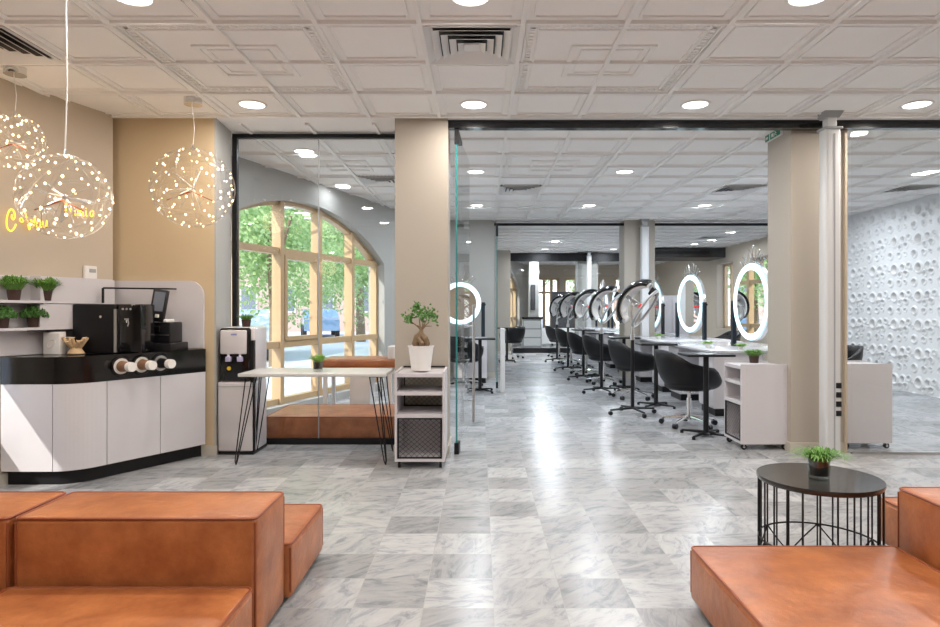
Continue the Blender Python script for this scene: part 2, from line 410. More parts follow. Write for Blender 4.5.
# arched window facade
LM = 1.16; C1 = Vector((-2.012*LM, 7.2*LM, 0)); tr1 = frame_at(C1)
def arch(hw, rise, spring):
    R = (hw*hw+rise*rise)/(2*rise)
    return lambda s: spring+rise-R+math.sqrt(max(R*R-min(abs(s),hw)**2, 0))
A1 = arch(1.78*LM,.56*LM,1.99)
wall_open('wall_facade', tr1, -2.40, 3.9, [(-1.78*LM,1.78*LM,.10,A1)], M_grey, y0=-.145, y1=.14)
def window(name, tr, hw, sill, topf, verts, rails, y0=-.02, fw=.06, dp=.09, opening=()):
    t = thing(name, kind='structure')
    f = MB(tr); n = 28
    for i in range(n):
        a, b = -hw+2*hw*i/n, -hw+2*hw*(i+1)/n
        za, zb = topf(a), topf(b)
        f.add([(a,y0,za-fw),(b,y0,zb-fw),(b,y0+dp,zb-fw),(a,y0+dp,za-fw),(a,y0,za),(b,y0,zb),(b,y0+dp,zb),(a,y0+dp,za)],
              [(0,3,2,1),(4,5,6,7),(0,1,5,4),(1,2,6,5),(2,3,7,6),(3,0,4,7)])
    f.box(-hw, hw, y0, y0+dp, sill, sill+.07)
    for q in (-hw, hw): f.box(q-math.copysign(fw,q), q, y0, y0+dp, sill, topf(q))
    for s in verts: f.box(s-fw*.75, s+fw*.75, y0-.03, y0+dp, sill, topf(s))
    for z, a, b in rails: f.box(a, b, y0-.01, y0+dp-.01, z-.04, z+.04)
    for a, b, z0, z1 in opening:
        for q in ((a,a+.05),(b-.05,b)): f.box(q[0], q[1], y0-.035, y0+dp-.02, z0, z1)
        for q in ((z0,z0+.05),(z1-.05,z1)): f.box(a, b, y0-.034, y0+dp-.02, q[0], q[1])
    f.build('window_frame', M_wood, t, smooth=0)
    g = MB(tr)
    pts = [(-hw+2*hw*i/n) for i in range(n+1)]
    for a, b in zip(pts, pts[1:]): g.add([(a,y0+.05,sill),(b,y0+.05,sill),(b,y0+.05,topf(b)-.02),(a,y0+.05,topf(a)-.02)], [(0,1,2,3)])
    g.build('pane', M_glassw, t, smooth=0)
    return t
SM = UL
vs1 = [(-.38)*SM*LM, (.31)*SM*LM, (1.02)*SM*LM, -1.05*SM*LM]
window('window_1', tr1, 1.78*LM, .10, A1, vs1, [(1.99,-1.78*LM,1.78*LM),(.835,-1.78*LM,1.78*LM)], fw=.05, dp=.10,
       opening=[(vs1[0]+.05, vs1[1]-.05, .88, 1.95)])
# unseen low window beside the bar, opening shaped to throw sun on its front
window('window_2', frame_at(CORN+U*-1.635), .665, .35, lambda s:1.27, [], [], y0=.2, fw=.04)
# salon facade further back
A2 = arch(2.4,.6,1.9)
trB = Matrix.Translation((.30,15.1,0)) @ Matrix(((0,-1,0,0),(1,0,0,0),(0,0,1,0),(0,0,0,1)))
wall_open('wall_left_salon', trB, -3.0, 3.3, [(-2.4,2.4,.3,A2)], M_grey, y0=0, y1=.3)
window('window_3', trB, 2.4, .3, A2, [-1.5,-.5,.5,1.5], [(1.9,-2.4,2.4),(.9,-2.4,2.4)], y0=.16, fw=.08)
C3 = Vector((.95,21.2,0)); a3 = math.atan2(1.0,.28); 
tr3 = Matrix.Translation(C3) @ Matrix.Rotation(a3,4,'Z')
A3 = arch(1.7,.6,1.95)
wall_open('wall_left_rear', tr3, -2.9, 3.2, [(-1.7,1.7,.3,A3)], M_grey, y0=0, y1=.3)
window('window_4', tr3, 1.7, .3, A3, [-1.0,-.35,.35,1.0], [(1.95,-1.7,1.7),(.95,-1.7,1.7)], y0=.12, fw=.08)
# right wall: perforated relief panel, then plain wall with a window
def relief():
    Y0, Y1, Z1 = 5.9, 12.4, CEIL; dy = .0125
    ny, nz = int((Y1-Y0)/dy), int(Z1/dy)
    ys = np.linspace(Y0, Y1, ny+1); zs = np.linspace(0, Z1, nz+1)
    YY, ZZ = np.meshgrid(ys, zs, indexing='ij')
    P, Q = .56, .435; h = np.zeros_like(YY)
    holes = [(0,0,.066,.09),(.20,.015,.052,.085),(.34,.045,.036,.07),(.13,-.095,.038,.11),(.275,-.075,.036,.10),(.42,-.03,.022,.05),
             (-.10,-.215,.048,.07),(.11,-.215,.038,.06),(.25,-.205,.024,.04)]
    for hy, hz, r, d in holes:
        # distance to the nearest copy of the crater on the repeating panel (towards the camera = smaller Y)
        dyv = (YY-9.62+hy+P/2) % P - P/2; dzv = (ZZ-CEIL+.17-hz+Q/2) % Q - Q/2
        R = np.sqrt(dyv**2+dzv**2)
        cup = np.where(R < r, -d*np.sqrt(np.clip(1-(R/r)**2, 0, 1))**.6, 0)
        rim = .026*np.exp(-((R-r*1.18)/(r*.22))**2)*(R >= r*.95)
        h = np.where(R < r, np.minimum(cup, h), np.maximum(h, rim) if False else h+rim*(h >= 0))
    X = 6.6-h
    V = np.stack([X, YY, ZZ], -1).reshape(-1,3)
    i, j = np.meshgrid(np.arange(ny), np.arange(nz), indexing='ij'); a = (i*(nz+1)+j).ravel()
    Fs = np.stack([a, a+1, a+nz+2, a+nz+1], -1)
    me = bpy.data.meshes.new('wall_right'); me.from_pydata(V.tolist(), [], Fs.tolist()); me.materials.append(M_perf)
    me.polygons.foreach_set('use_smooth', [True]*len(me.polygons))
    o = bpy.data.objects.new('wall_right', me); COL.objects.link(o); o['kind'] = 'structure'
relief()
MB().box(6.66,6.9,-3,12.4,0,CEIL).build('wall_right_backing', M_wall, kind='structure', smooth=0)
MB().box(6.6,6.66,-3,5.9,0,CEIL).build('wall_right_near', M_wall, kind='structure', smooth=0)
trR = Matrix.Translation((6.6,17.3,0)) @ Matrix(((0,1,0,0),(-1,0,0,0),(0,0,1,0),(0,0,0,1)))   # x runs towards the camera, y outward (+X)
wall_open('wall_right_salon', trR, -7.0, 4.9, [(-.55,.6,.74,lambda s:2.52),(1.7,3.2,.74,lambda s:2.52)], M_wall, y0=0, y1=.32)
window('window_5', trR @ Matrix.Translation((.02,0,0)), .56, .74, lambda s:2.52, [0], [], y0=.2, fw=.06)
window('window_6', trR @ Matrix.Translation((2.45,0,0)), .74, .74, lambda s:2.52, [0], [], y0=.2, fw=.06)
# far back wall with wooden windows
trF = Matrix.Translation((4.2,24.3,0))
wall_open('wall_back', trF, -3.4, 2.6, [(-2.05,-1.2,.3,lambda s:2.45),(-1.0,.3,.3,lambda s:2.45),(.9,2.1,.3,lambda s:2.45)], M_wall, y0=0, y1=.3)
window('window_7', trF @ Matrix.Translation((-1.625,0,0)), .425, .3, lambda s:2.45, [-.14,.14], [(1.9,-.42,.42)], y0=.05, fw=.07)
window('window_8', trF @ Matrix.Translation((-.35,0,0)), .65, .3, lambda s:2.45, [-.2,.22], [(1.9,-.65,.65)], y0=.05, fw=.07)
window('window_9', trF @ Matrix.Translation((1.5,0,0)), .6, .3, lambda s:2.45, [-.2,.2], [(1.9,-.6,.6)], y0=.05, fw=.07)
# wall behind the camera
MB().box(-6.4,6.9,-2.9,-2.7,0,CEIL).build('wall_front', M_wall, kind='structure', smooth=0)

# pillars
def pillar(n, x0, x1, y0, y1, m, skirt=True):
    MB().box(x0,x1,y0,y1,0,CEIL).build('pillar', m, kind='structure', smooth=0)
    if skirt: MB().box(x0-.012,x1+.012,y0-.012,y1+.012,0,.085).build('baseboard_pillar', M_skirt, kind='structure', smooth=0)
pillar(1, -.742,-.279,5.58,5.98, M_pillar)
pillar(2, 2.77,3.235,5.70,6.16, M_pillar)
pillar(3, -1.3,.265,11.97,12.4, M_grey)
MB().box(X_(620,12.35),3.27,11.97,12.42,0,CEIL).build('pillar', M_pillar, kind='structure', smooth=0)
pillar(5, .43,.86,18.05,18.5, M_pillar)
pillar(6, X_(577,18.9), X_(597,18.9), 18.75,19.2, M_grey)
pillar(7, X_(529,21), X_(539,21), 21,21.4, M_grey)
MB().box(3.236,3.255,5.67,6.2,0,CEIL).build('trim_4', mat('pale_wood',(.50,.42,.32),.5,var=.1), kind='structure', smooth=0)
# skirtings
b = MB(trL); b.box(-9,0,-.014,0,0,.085); b.build('baseboard_left', M_skirt, kind='structure', smooth=0)
MB().box(-3.2,-2.288,5.56,5.575,0,.085).build('baseboard_pier', M_skirt, kind='structure', smooth=0)

# ------------------------------------------------------------------ glazing
w = thing('window_10', kind='structure')                      # fixed glass wall between waiting area and bench
Yg = 6.02; xl, xr = -2.333, -.742
MB().box(xl,xr,Yg,Yg+.05,2.885,2.925).box(xl,xr,Yg,Yg+.05,0,.055).box(xl,xl+.045,Yg,Yg+.05,.055,2.885).build('window_frame', M_dark, w, smooth=0)
MB().box(xl+.045,xr,Yg+.02,Yg+.03,.055,2.885).build('pane', M_glass, w, smooth=0)
MB().box(X_(318,Yg)-.004,X_(318,Yg)+.004,Yg+.018,Yg+.032,.055,2.885).build('glass_joint', M_greyp, w, smooth=0)
MB().box(-.279,6.6,5.585,5.665,2.855,2.94).build('trim_5', M_blackgl, kind='structure', smooth=0)
MB().box(-.279,6.6,5.50,5.585,2.925,2.94).build('trim_6', M_bar, kind='structure', smooth=0)
w = thing('window_11', kind='structure')
MB().box(3.262,6.59,5.615,5.625,.02,2.855).build('pane', M_glass, w, smooth=0)
MB().box(3.262,6.59,5.605,5.635,0,.02).build('window_frame', M_steel, w, smooth=0)
# open glass door
d = thing('door_1', kind='structure', loc=(-.205,5.62,0))
trD = Matrix.Rotation(-.10,4,'Z')
MB(trD).box(-.005,.005,.0,.95,.09,2.80).build('pane', M_glass, d, smooth=0)
MB(trD).box(-.0075,.0075,-.006,0,.10,2.80).build('glass_edge', M_edge, d, smooth=0)
MB(trD).box(-.02,.02,-.012,.09,0,.10).build('floor_hinge', M_dark, d, smooth=0)
MB(trD).add([(-.018,-.01,2.855),(-.018,.25,2.80),(-.018,.25,2.77),(-.018,-.01,2.72),(.018,-.01,2.855),(.018,.25,2.80),(.018,.25,2.77),(.018,-.01,2.72)],
   [(0,1,2,3),(4,7,6,5),(0,4,5,1),(1,5,6,2),(2,6,7,3),(3,7,4,0)]).build('top_hinge', M_dark, d, smooth=0)
h = MB(trD).cyl((.06,.82,.14),(.06,.82,1.32),.014).cyl((.0,.82,.36),(.06,.82,.36),.009).cyl((.0,.82,1.1),(.06,.82,1.1),.009)
h.build('door_handle', M_steel, d)
# second glass wall and its door
MB().box(.26,6.6,12.0,12.06,2.84,2.885).build('trim_7', M_dark, kind='structure', smooth=0)
w = thing('window_12', kind='structure')
MB().box(3.27,6.59,12.02,12.03,.02,2.84).build('pane', M_glass, w, smooth=0)
MB().box(3.27,6.59,12.01,12.04,0,.02).build('window_frame', M_steel, w, smooth=0)
d = thing('door_2', kind='structure', loc=(X_(497,10.3),10.3,0))
MB().box(-.005,.005,0,1.6,.10,2.62).build('pane', M_glass, d, smooth=0)
MB().box(-.007,.007,-.006,0,.10,2.62).build('glass_edge', M_edge, d, smooth=0)
MB().box(-.018,.018,-.01,.08,0,.10).build('floor_hinge', M_dark, d, smooth=0)
MB().box(-.018,.018,-.01,.06,2.45,2.64).build('top_hinge', M_dark, d, smooth=0)
# third glass wall
w = thing('window_13', kind='structure'); Yt = 18.55
MB().box(.86,5.1,Yt,Yt+.08,2.66,2.90).box(.86,5.1,Yt,Yt+.08,0,.14).box(5.0,5.08,Yt,Yt+.08,.14,2.66).build('window_frame', M_dark, w, smooth=0)
MB().box(.86,5.0,Yt+.03,Yt+.04,.14,2.66).build('pane', M_glass, w, smooth=0)
MB().box(X_(656,17.2),X_(728,17.2)-.02,17.2,18.5,2.66,2.92).build('trim_8', M_dark, kind='structure', smooth=0)

# ------------------------------------------------------------------ ceiling fittings
def lamp_fixture():
    t = thing('downlight', 'x', 'ceiling light')
    MB().lathe([(.098,.0),(.118,-.002),(.116,-.008),(.100,-.010),(.098,-.004)], n=32).build('trim_ring', M_bar, t)
    MB().cyl((0,0,-.006),(0,0,-.001),.098,n=32).build('diffuser', M_lamp, t, smooth=0)
    return t
dl = lamp_fixture()
names_front = {(-1.851,5.2):'round recessed downlight at the left above the wide window', (-.051,5.2):'round recessed downlight just behind the square air diffuser, above the glass door',
 (1.749,5.2):'round recessed downlight before the black beam, above the salon aisle', (3.549,5.2):'round recessed downlight in the far right of the near ceiling, right of the grey post',
 (-1.851,3.4):'round recessed downlight cut by the top edge, at the left near the spherical chandelier', (-.051,3.4):'round recessed downlight cut by the top edge, nearer than the square air diffuser',
 (1.749,3.4):'round recessed downlight cut by the top edge, at the right'}
lights = []
for (x,y), l in names_front.items(): lights.append((x,y,l,None))
for x, y, l in [(-1.85,6.74,'round downlight nearest behind the left glass wall'), (-1.85,8.6,'second round downlight behind the left glass wall, above the arched window'), (-1.85,10.4,'farthest round downlight behind the left glass wall'),
   (-.051,7.74,'nearest round downlight of the salon, just right of the open glass door'), (1.749,7.74,'round downlight over the salon aisle in front of the linear vent'), (5.45,7.74,'round downlight above the perforated white wall'),
   (-.051,10.25,'second round downlight of the salon, above the left styling mirror'), (1.749,10.25,'far round downlight over the salon aisle before the second black beam'), (3.6,10.25,'far round downlight above the styling mirrors'),
   (1.84,15.6,'round downlight over the aisle beyond the second black beam'), (5.56,15.4,'round downlight beyond the second black beam near the right wall'),
   (1.8,17.7,'round downlight over the far aisle just before the third black beam'), (3.7,17.7,'round downlight just before the third black beam right of the far aisle'), (1.9,20.5,'round downlight behind the last glass wall, at the left'), (4.0,20.5,'round downlight behind the last glass wall, at the right')]:
    lights.append((x,y,l,None))
for x, y, l, g in lights: place(dl, (x,y,CEIL), 0, l, 'recessed downlights')
def area(name, loc, size, power, col, rot=(0,0,0), sy=None, spread=PI):
    li = bpy.data.lights.new(name, 'AREA'); li.energy = power; li.color = col; li.spread = spread
    if sy: li.shape = 'RECTANGLE'; li.size = size; li.size_y = sy
    else: li.shape = 'DISK'; li.size = size
    o = bpy.data.objects.new(name, li); COL.objects.link(o); o.location = loc; o.rotation_euler = rot
    return o
WARM = (1,.92,.84); COOL = (.86,.93,1)
DLP = .42
for x, y, l, g in lights:
    area('downlight_lamp', (x,y,CEIL-.014), .18, (38 if y < 5.6 else 10 if x < -1 else 66 if y < 12 else 85 if y < 18 else 150)*DLP, WARM if y < 5.6 else COOL)
HID = [(3.6,7.74),(5.4,10.25)]
for x, y in [(-3.65,3.4),(3.549,3.4),(5.4,3.4),(-1.851,1.6),(-.051,1.6),(1.749,1.6),(3.549,1.6),(-1.851,-.2),(-.051,-.2),(1.749,-.2),(3.549,-.2),(5.4,5.2)]+HID:  # extra unseen downlights, the ones by the right wall added to brighten it
    place(dl, (x,y,CEIL), 0, 'extra recessed downlight hidden behind the wide right pillar' if (x,y) in HID else 'extra recessed downlight of the near ceiling, outside the picture', 'recessed downlights')
    area('downlight_lamp', (x,y,CEIL-.014), .18, (38 if y < 5.6 else 70)*DLP, WARM if y < 5.6 else COOL)
# square diffuser
def diffuser(z=CEIL):
    t = thing('air_vent', 'x', 'air vent')
    MB().box(-.27,.27,-.27,.27,-.004,-.001).build('backing', M_dark, t, smooth=0)
    f = MB()
    for k in range(5):
        h, w_, zz = .285-.050*k, .040, -.012-.004*k
        for a in range(4):
            r = Matrix.Rotation(a*PI/2,4,'Z')
            vs = [(-h,-h,zz-.012),(h,-h,zz-.012),(h-w_,-h+w_,zz+.008),(-h+w_,-h+w_,zz+.008)]
            vs2 = [(p[0],p[1],p[2]-.002) for p in vs]
            f.add([r@Vector(p) for p in vs+vs2], [(0,1,2,3),(7,6,5,4),(0,4,5,1),(1,5,6,2),(2,6,7,3),(3,7,4,0)])
    f.build('louvre', M_whitem, t, smooth=0)
    MB().box(-.05,.05,-.05,.05,-.034,-.030).build('centre_plate', M_whitem, t, smooth=0)
    return t
av = diffuser()
for x, y, l in [(-.051,4.0,'square four-way air diffuser in the middle of the near ceiling'), (-3.051,4.0,'air diffuser at the left edge above the chandeliers'),
                (.549,8.84,'air diffuser above the salon aisle'), (3.549,8.84,'air diffuser above the styling mirrors'), (5.949,8.84,'air diffuser above the perforated white wall'), (-1.251,8.24,'air diffuser behind the left glass wall'),(5.4,14.8,'air diffuser beyond the second black beam at the right')]:
    place(av, (x,y,CEIL), 0, l, 'ceiling air vents')
def sensor(x, y, l):
    t = MB().lathe([(0,-.03),(.03,-.03),(.05,-.02),(.055,0)], n=20).build('smoke_detector', M_whitem)
    t.location = (x,y,CEIL); tag(t, l, 'smoke detector', 'smoke detectors')
sensor(X_(605,9.3), 9.3, 'small white smoke detector over the aisle left of a faint vent'); sensor(X_(653,9.3), 9.3, 'small white smoke detector before the mid pillar')
# wall speaker box on left pillar, exit sign
tag(MB().rbox(-.30,-.21,11.90,11.97,2.77,2.90,r=.01).build('wall_sensor', M_whitem), 'small white square box high on the grey pillar beyond the glass door', 'sensor')
s = thing('exit_sign', 'green and white emergency exit sign high on the left face of the wide right pillar', 'sign', (2.755,6.0,2.87))
MB().box(-.012,.012,-.155,.155,0,.068).build('sign_box', M_whitem, s, smooth=0)
g = MB().box(-.0135,-.012,-.15,.05,.004,.064).box(-.0135,-.012,.07,.15,.004,.064); g.build('green_panel', M_green, s, smooth=0)
a = MB()
a.box(-.015,-.0135,-.02,.02,.018,.05)
a.add([(-.015,.085,.034),(-.015,.12,.055),(-.015,.12,.013)],[(0,1,2)]).box(-.015,-.0135,.12,.14,.028,.040)
a.sphere((-.014,-.06,.052),.006).tube([(-.0145,-.065,.045),(-.0145,-.055,.030),(-.0145,-.075,.020),(-.0145,-.09,.010)],.003).tube([(-.0145,-.055,.030),(-.0145,-.035,.024),(-.0145,-.035,.010)],.003).tube([(-.0145,-.085,.035),(-.0145,-.062,.042),(-.0145,-.04,.036)],.0025)
a.build('pictogram', M_paper, s)

# grey service posts
def post(x, y, w_, label, sockets=True):
    t = thing('service_post', label, 'post', (x,y,0))
    MB().rbox(-w_/2,w_/2,-w_/2,w_/2,0,2.80,r=.02).build('column_body', M_lightpole, t)
    MB().rbox(-w_/2-.01,w_/2+.01,-w_/2-.01,w_/2+.01,2.79,2.81,r=.004).build('collar', M_greyp, t)
    MB().rbox(-w_*.32,w_*.32,-w_*.32,w_*.32,2.81,2.93,r=.008).build('neck', M_lightpole, t)
    MB().add([(-.055,-.055,2.89),(.055,-.055,2.89),(.055,.055,2.89),(-.055,.055,2.89),(-.08,-.08,2.94),(.08,-.08,2.94),(.08,.08,2.94),(-.08,.08,2.94)],
             [(0,3,2,1),(4,5,6,7),(0,1,5,4),(1,2,6,5),(2,3,7,6),(3,0,4,7)]).build('ceiling_cap', M_greyp, t, smooth=0)
    MB().box(-w_/2-.012,w_/2+.012,-w_/2-.012,w_/2+.012,0,.05).build('foot', M_lightpole, t, smooth=0)
    if sockets:
        MB().box(.0,.012,-w_/2-.003,-w_/2,.06,2.75).build('groove', M_greyp, t, smooth=0)
        for k in range(4):
            MB().rbox(.018,.062,-w_/2-.010,-w_/2+.004,.375+.078*k,.421+.078*k,r=.004).build('socket', M_black, t)
post(2.972,5.44,.128,'light grey service post with four black sockets in front of the wide right pillar')
post(X_(644.5,11.85),11.85,.14,'plain light grey service post on the far pillar in the salon', False)
post(X_(589,18.4),18.4,.12,'slim light grey service post at the last glass wall', False)

# ------------------------------------------------------------------ chandeliers
def chandelier(loc, r, label, canopy=True, seed=1, nb=64, br=.010):
    rnd = random.Random(seed)
    t = thing('globe_chandelier', label, 'chandelier', loc, group='spherical wire chandeliers')
    w_ = MB()
    for k in range(24):
        ax = Vector((rnd.gauss(0,1), rnd.gauss(0,1), rnd.gauss(0,.8))).normalized(); u = ax.orthogonal().normalized(); v = ax.cross(u)
        o = rnd.uniform(-.35,.35); rr = math.sqrt(1-o*o)*r
        w_.tube([ax*o*r+(u*math.cos(q)+v*math.sin(q))*rr for q in [2*PI*i/36 for i in range(36)]], .0010, 4, True)
    w_.build('wire_globe', M_wire, t)
    c_ = MB()
    for k in range(16):
        d = Vector((rnd.gauss(0,1), rnd.gauss(0,1), rnd.gauss(0,1))).normalized()
        c_.tube([d*.05*r, d*.62*r], .0026, 5)
    c_.sphere((0,0,0), .014).build('inner_star', M_steel, t)
    c_ = MB()
    for q in (-.55,-.18,.25,.6): c_.tube([(0,-.02,-.10*r),(q*r,-.25*r,-.10*r-.45*abs(q)*r)], .0035, 5)
    c_.build('copper_struts', M_copper, t)
    bm = MB().sphere((0,0,0), br, 8, 6, (1,1,1.25)); b0 = None
    for k in range(nb):
        ph = math.acos(1-2*(k+.5)/nb); th = PI*(1+5**.5)*k
        p = Vector((math.sin(ph)*math.cos(th), math.sin(ph)*math.sin(th), math.cos(ph)))*r*rnd.uniform(.93,1.0)
        if b0 is None: b0 = bm.build('light_bulb', M_bulb, t); o = b0
        else: o = b0.copy(); COL.objects.link(o); o.parent = t
        o.location = p; o.scale = (rnd.choice([.55,.8,1,1.3]),)*3
    top = CEIL-loc[2]
    MB().tube([(0,0,r), (.01,0,r+.4*(top-r)), (-.01 if canopy else .004,0,top-.04)], .0028 if canopy else .004, 6).build('cable', M_whitem, t)
    MB().cyl((0,0,r-.01),(0,0,r+.03),.012,.006).build('cable_grip', M_chrome, t)
    MB().cyl((0,0,top-.055),(0,0,top-.002),.068,n=32).build('canopy', M_chrome, t)
    for k in range(2):
        area
    return t
chandelier((X_(193,5.05),5.05,CH+121*5.05/F), .312, 'spherical wire chandelier with chrome canopy hanging right, before the window corner', seed=3, nb=96, br=.0062)
chandelier((X_(65,3.25),3.25,CH+112*3.25/F), .214, 'nearest and largest-looking spherical chandelier on a white cable, overlapping the yellow neon sign', seed=5, nb=76, br=.0050, canopy=False)
chandelier((X_(15,4.4),4.4,CH+167*4.4/F), .186, 'smallest-looking spherical chandelier at the left edge, in the corner above the neon sign', seed=9, nb=76, br=.0055)
for p in [(X_(193,5.05),5.05,CH+121*5.05/F), (X_(65,3.25),3.25,CH+112*3.25/F), (X_(15,4.4),4.4,CH+167*4.4/F)]:
    li = bpy.data.lights.new('chandelier_glow', 'POINT'); li.energy = 2.2; li.color = (1,.72,.42); li.shadow_soft_size = .12
    o = bpy.data.objects.new('chandelier_glow', li); COL.objects.link(o); o.location = p

# ------------------------------------------------------------------ neon sign (handwriting on the left wall)
def neon():
    t = thing('neon_sign', 'yellow neon handwriting on the left wall, beginning with a large C', 'neon sign')
    trN = frame_at(CORN)
    # glyph strokes in a unit box (x right, y up)
    G = {'C': [[(.85,.62),(.8,.85),(.6,.97),(.35,.9),(.15,.6),(.1,.3),(.2,.05),(.5,-.05),(.8,.1),(.95,.3)],[(.85,.62),(.7,.5),(.55,.6),(.6,.72)]],
         'o': [[(.5+.4*math.cos(q),.5+.4*math.sin(q)) for q in [2*PI*i/12 for i in range(13)]]],
         'W': [[(0,1.15),(.1,.9),(.3,.4),(.42,0),(.55,.4),(.62,.6),(.7,.3),(.8,.1),(.95,.5),(1.0,.8)]],
         'a': [[(.8,.55),(.5,.65),(.15,.45),(.15,.1),(.45,0),(.75,.25),(.82,.6),(.8,.1),(1,.05)]],
         'u': [[(.1,.6),(.12,.15),(.4,0),(.7,.2),(.8,.6),(.82,.1),(1,.05)]],
         'n': [[(.1,.6),(.12,0),(.2,.4),(.5,.62),(.72,.45),(.75,0),(1,.05)]],
         'l': [[(.1,0),(.3,.6),(.4,1.1),(.2,1.1),(.15,.5),(.3,0)]],
         'i': [[(.3,.6),(.3,.05),(.6,.05)],[(.3,.82),(.32,.88)]],
         't': [[(.4,1.0),(.38,.1),(.6,0)],[(.1,.65),(.7,.68)]]}
    m = MB(trN)
    S = lambda px: (5.025/(.34-(px-VX)/F)-5.5)*UL
    def word(w_, pa, pb, z0, sz, slope=0., r=.0065):
        s0, s1 = S(pa), S(pb); adv = (s1-s0)/len(w_)
        for i, ch in enumerate(w_):
            m = MB(trN)
            for st in G[ch]:
                pts = [(s0+adv*(i+a*.92), -.03, z0+slope*(i+a)/len(w_)+b_*sz) for a, b_ in st]
                q = []
                for i2 in range(len(pts)-1):
                    p0, p1, p2, p3 = [Vector(pts[max(0,min(len(pts)-1,k))]) for k in (i2-1,i2,i2+1,i2+2)]
                    for j in range(4):
                        u = j/4; q.append(.5*((2*p1)+(p2-p0)*u+(2*p0-5*p1+4*p2-p3)*u*u+(3*p1-p0-3*p2+p3)*u**3))
                q.append(Vector(pts[-1])); m.tube(q, r*.8, 6)
            m.build('neon_letter', M_neon, t, world=True)
    word('C', 2.5, 14.5, 1.85, .155); word('o', 16.5, 21.5, 1.915, .035, r=.0055)
    word('W', 22, 33, 1.86, .12, .02); word('au', 33, 45.5, 1.885, .085, .02, r=.0055)
    word('l', 62, 67, 2.05, .09, r=.0045); word('tania', 66, 92, 2.02, .075, .02, r=.0045)
    s_ = MB(trN)
    for q in (S(8), S(30), S(80)): s_.cyl((q,-.03,1.97),(q,0,1.97),.004)
    s_.build('standoffs', M_greyp, t)
neon()
# thermostat
t = thing('thermostat', 'small white thermostat box on the beige wall above the shelves', 'thermostat', CORN+U*-.23)
mm = MB(Matrix.Rotation(math.atan2(U.y,U.x),4,'Z'))
mm.rbox(-.055,.055,-.03,0,1.505,1.63,r=.008).build('housing', M_whitem, t)
MB(Matrix.Rotation(math.atan2(U.y,U.x),4,'Z')).box(-.02,.04,-.0325,-.03,1.575,1.605).build('display', M_greyp, t, smooth=0)

# ------------------------------------------------------------------ coffee bar
def bar():
    A, B, Cc, D = Vector((-2.37,5.53)), Vector((-2.80,4.80)), Vector((-3.06,4.59)), Vector((-3.44,4.59))
    arc = []
    ctrl = Vector((-2.89,4.61))
    for i in range(1,12):
        u = i/12; arc.append((1-u)**2*(B+(A-B)*0)+2*u*(1-u)*ctrl+u*u*Cc)
    line = [A, B]+arc+[Cc, D]
    wallp = [Vector((-3.40,4.72)), Vector((-3.15,5.46)), Vector((-3.12,5.53))]
    def off(pl, d):
        out = []
        for i, p in enumerate(pl):
            a = pl[max(i-1,0)]; b_ = pl[min(i+1,len(pl)-1)]; t_ = (b_-a).normalized(); n = Vector((t_.y,-t_.x))
            out.append(p+n*d)
        return out
    t = thing('coffee_bar', 'white curved coffee bar with a glossy black counter band against the left wall', 'counter', (-2.9,5.0,0))
    z_ = lambda pl: [(p.x,p.y) for p in pl]
    sgn = 1 if off(line,.1)[0].x < line[0].x else -1
    MB().prism(z_(off(line,.06*sgn))+z_(wallp), .0, .105).build('toe_kick', M_dark, t, world=True, smooth=40)
    MB().prism(z_(off(line,.02*sgn))+z_(wallp), .100, .74).build('carcass', M_seam, t, world=True, smooth=40)
    band = MB().prism(z_(line)+z_(wallp), .735, .93); band.build('counter_band', M_blackgl, t, world=True, smooth=40)
    # front panels separated by fine gaps
    fine = []
    for a, b_ in zip(line, line[1:]):
        n = max(1, int((b_-a).length/.003))
        fine += [a+(b_-a)*i/n for i in range(n)]
    fine.append(D)
    L_ = [0]
    for a, b_ in zip(fine, fine[1:]): L_.append(L_[-1]+(b_-a).length)
    # seams where the photo shows them: measured along the front from its right end
    def sfind(px):
        best = min(range(len(fine)), key=lambda i: abs(VX+F*fine[i].x/fine[i].y-px)); return L_[best]
    cuts = [0, sfind(160.5), sfind(107), sfind(52.5), L_[-1]]
    for a, b_ in zip(cuts, cuts[1:]):
        seg = [fine[i] for i in range(len(fine)) if a+.0015 <= L_[i] <= b_-.0015]
        inn = off(seg, .018*sgn)
        MB().prism(z_(seg)+z_(reversed(inn)), .108, .733).build('front_panel', M_white, t, world=True, smooth=40)
    # three round cup dispensers in the black band
    dirA = (B-A).normalized(); nrm = Vector((-dirA.y, dirA.x)); 
    if nrm.x < 0: nrm = -nrm
    nrm3 = Vector((nrm.x, nrm.y, 0))
    for i, px in enumerate((121,141.5,160.5)):
        k = (px-VX)/F; q = (A.x-k*A.y)/(k*dirA.y-dirA.x); p = A+dirA*q
        c_ = Vector((p.x,p.y,.838))
        MB().torus(c_+nrm3*.006, .070, .009, nrm3).build('dispenser_rim', M_blackgl, t, world=True)
        MB().cyl(c_+nrm3*.001, c_+nrm3*.006, .066, n=28).build('dispenser_plate', M_paper if i < 2 else M_steel, t, world=True)
        cup = thing('paper_cup', ['brown paper cup in the left dispenser of the bar','brown paper cup in the middle dispenser of the bar','black paper cup in the right dispenser of the bar'][i], 'paper cup', c_, group='paper cups in the bar dispensers')
        MB().cyl(nrm3*.012, nrm3*.105, .043, .034, n=20).build('cup_body', (M_pbrown, M_pbrown, M_black)[i], cup)
        MB().cyl(nrm3*.105, nrm3*.150, .037, .0355, n=20).build('cup_base', M_paper, cup)
bar()
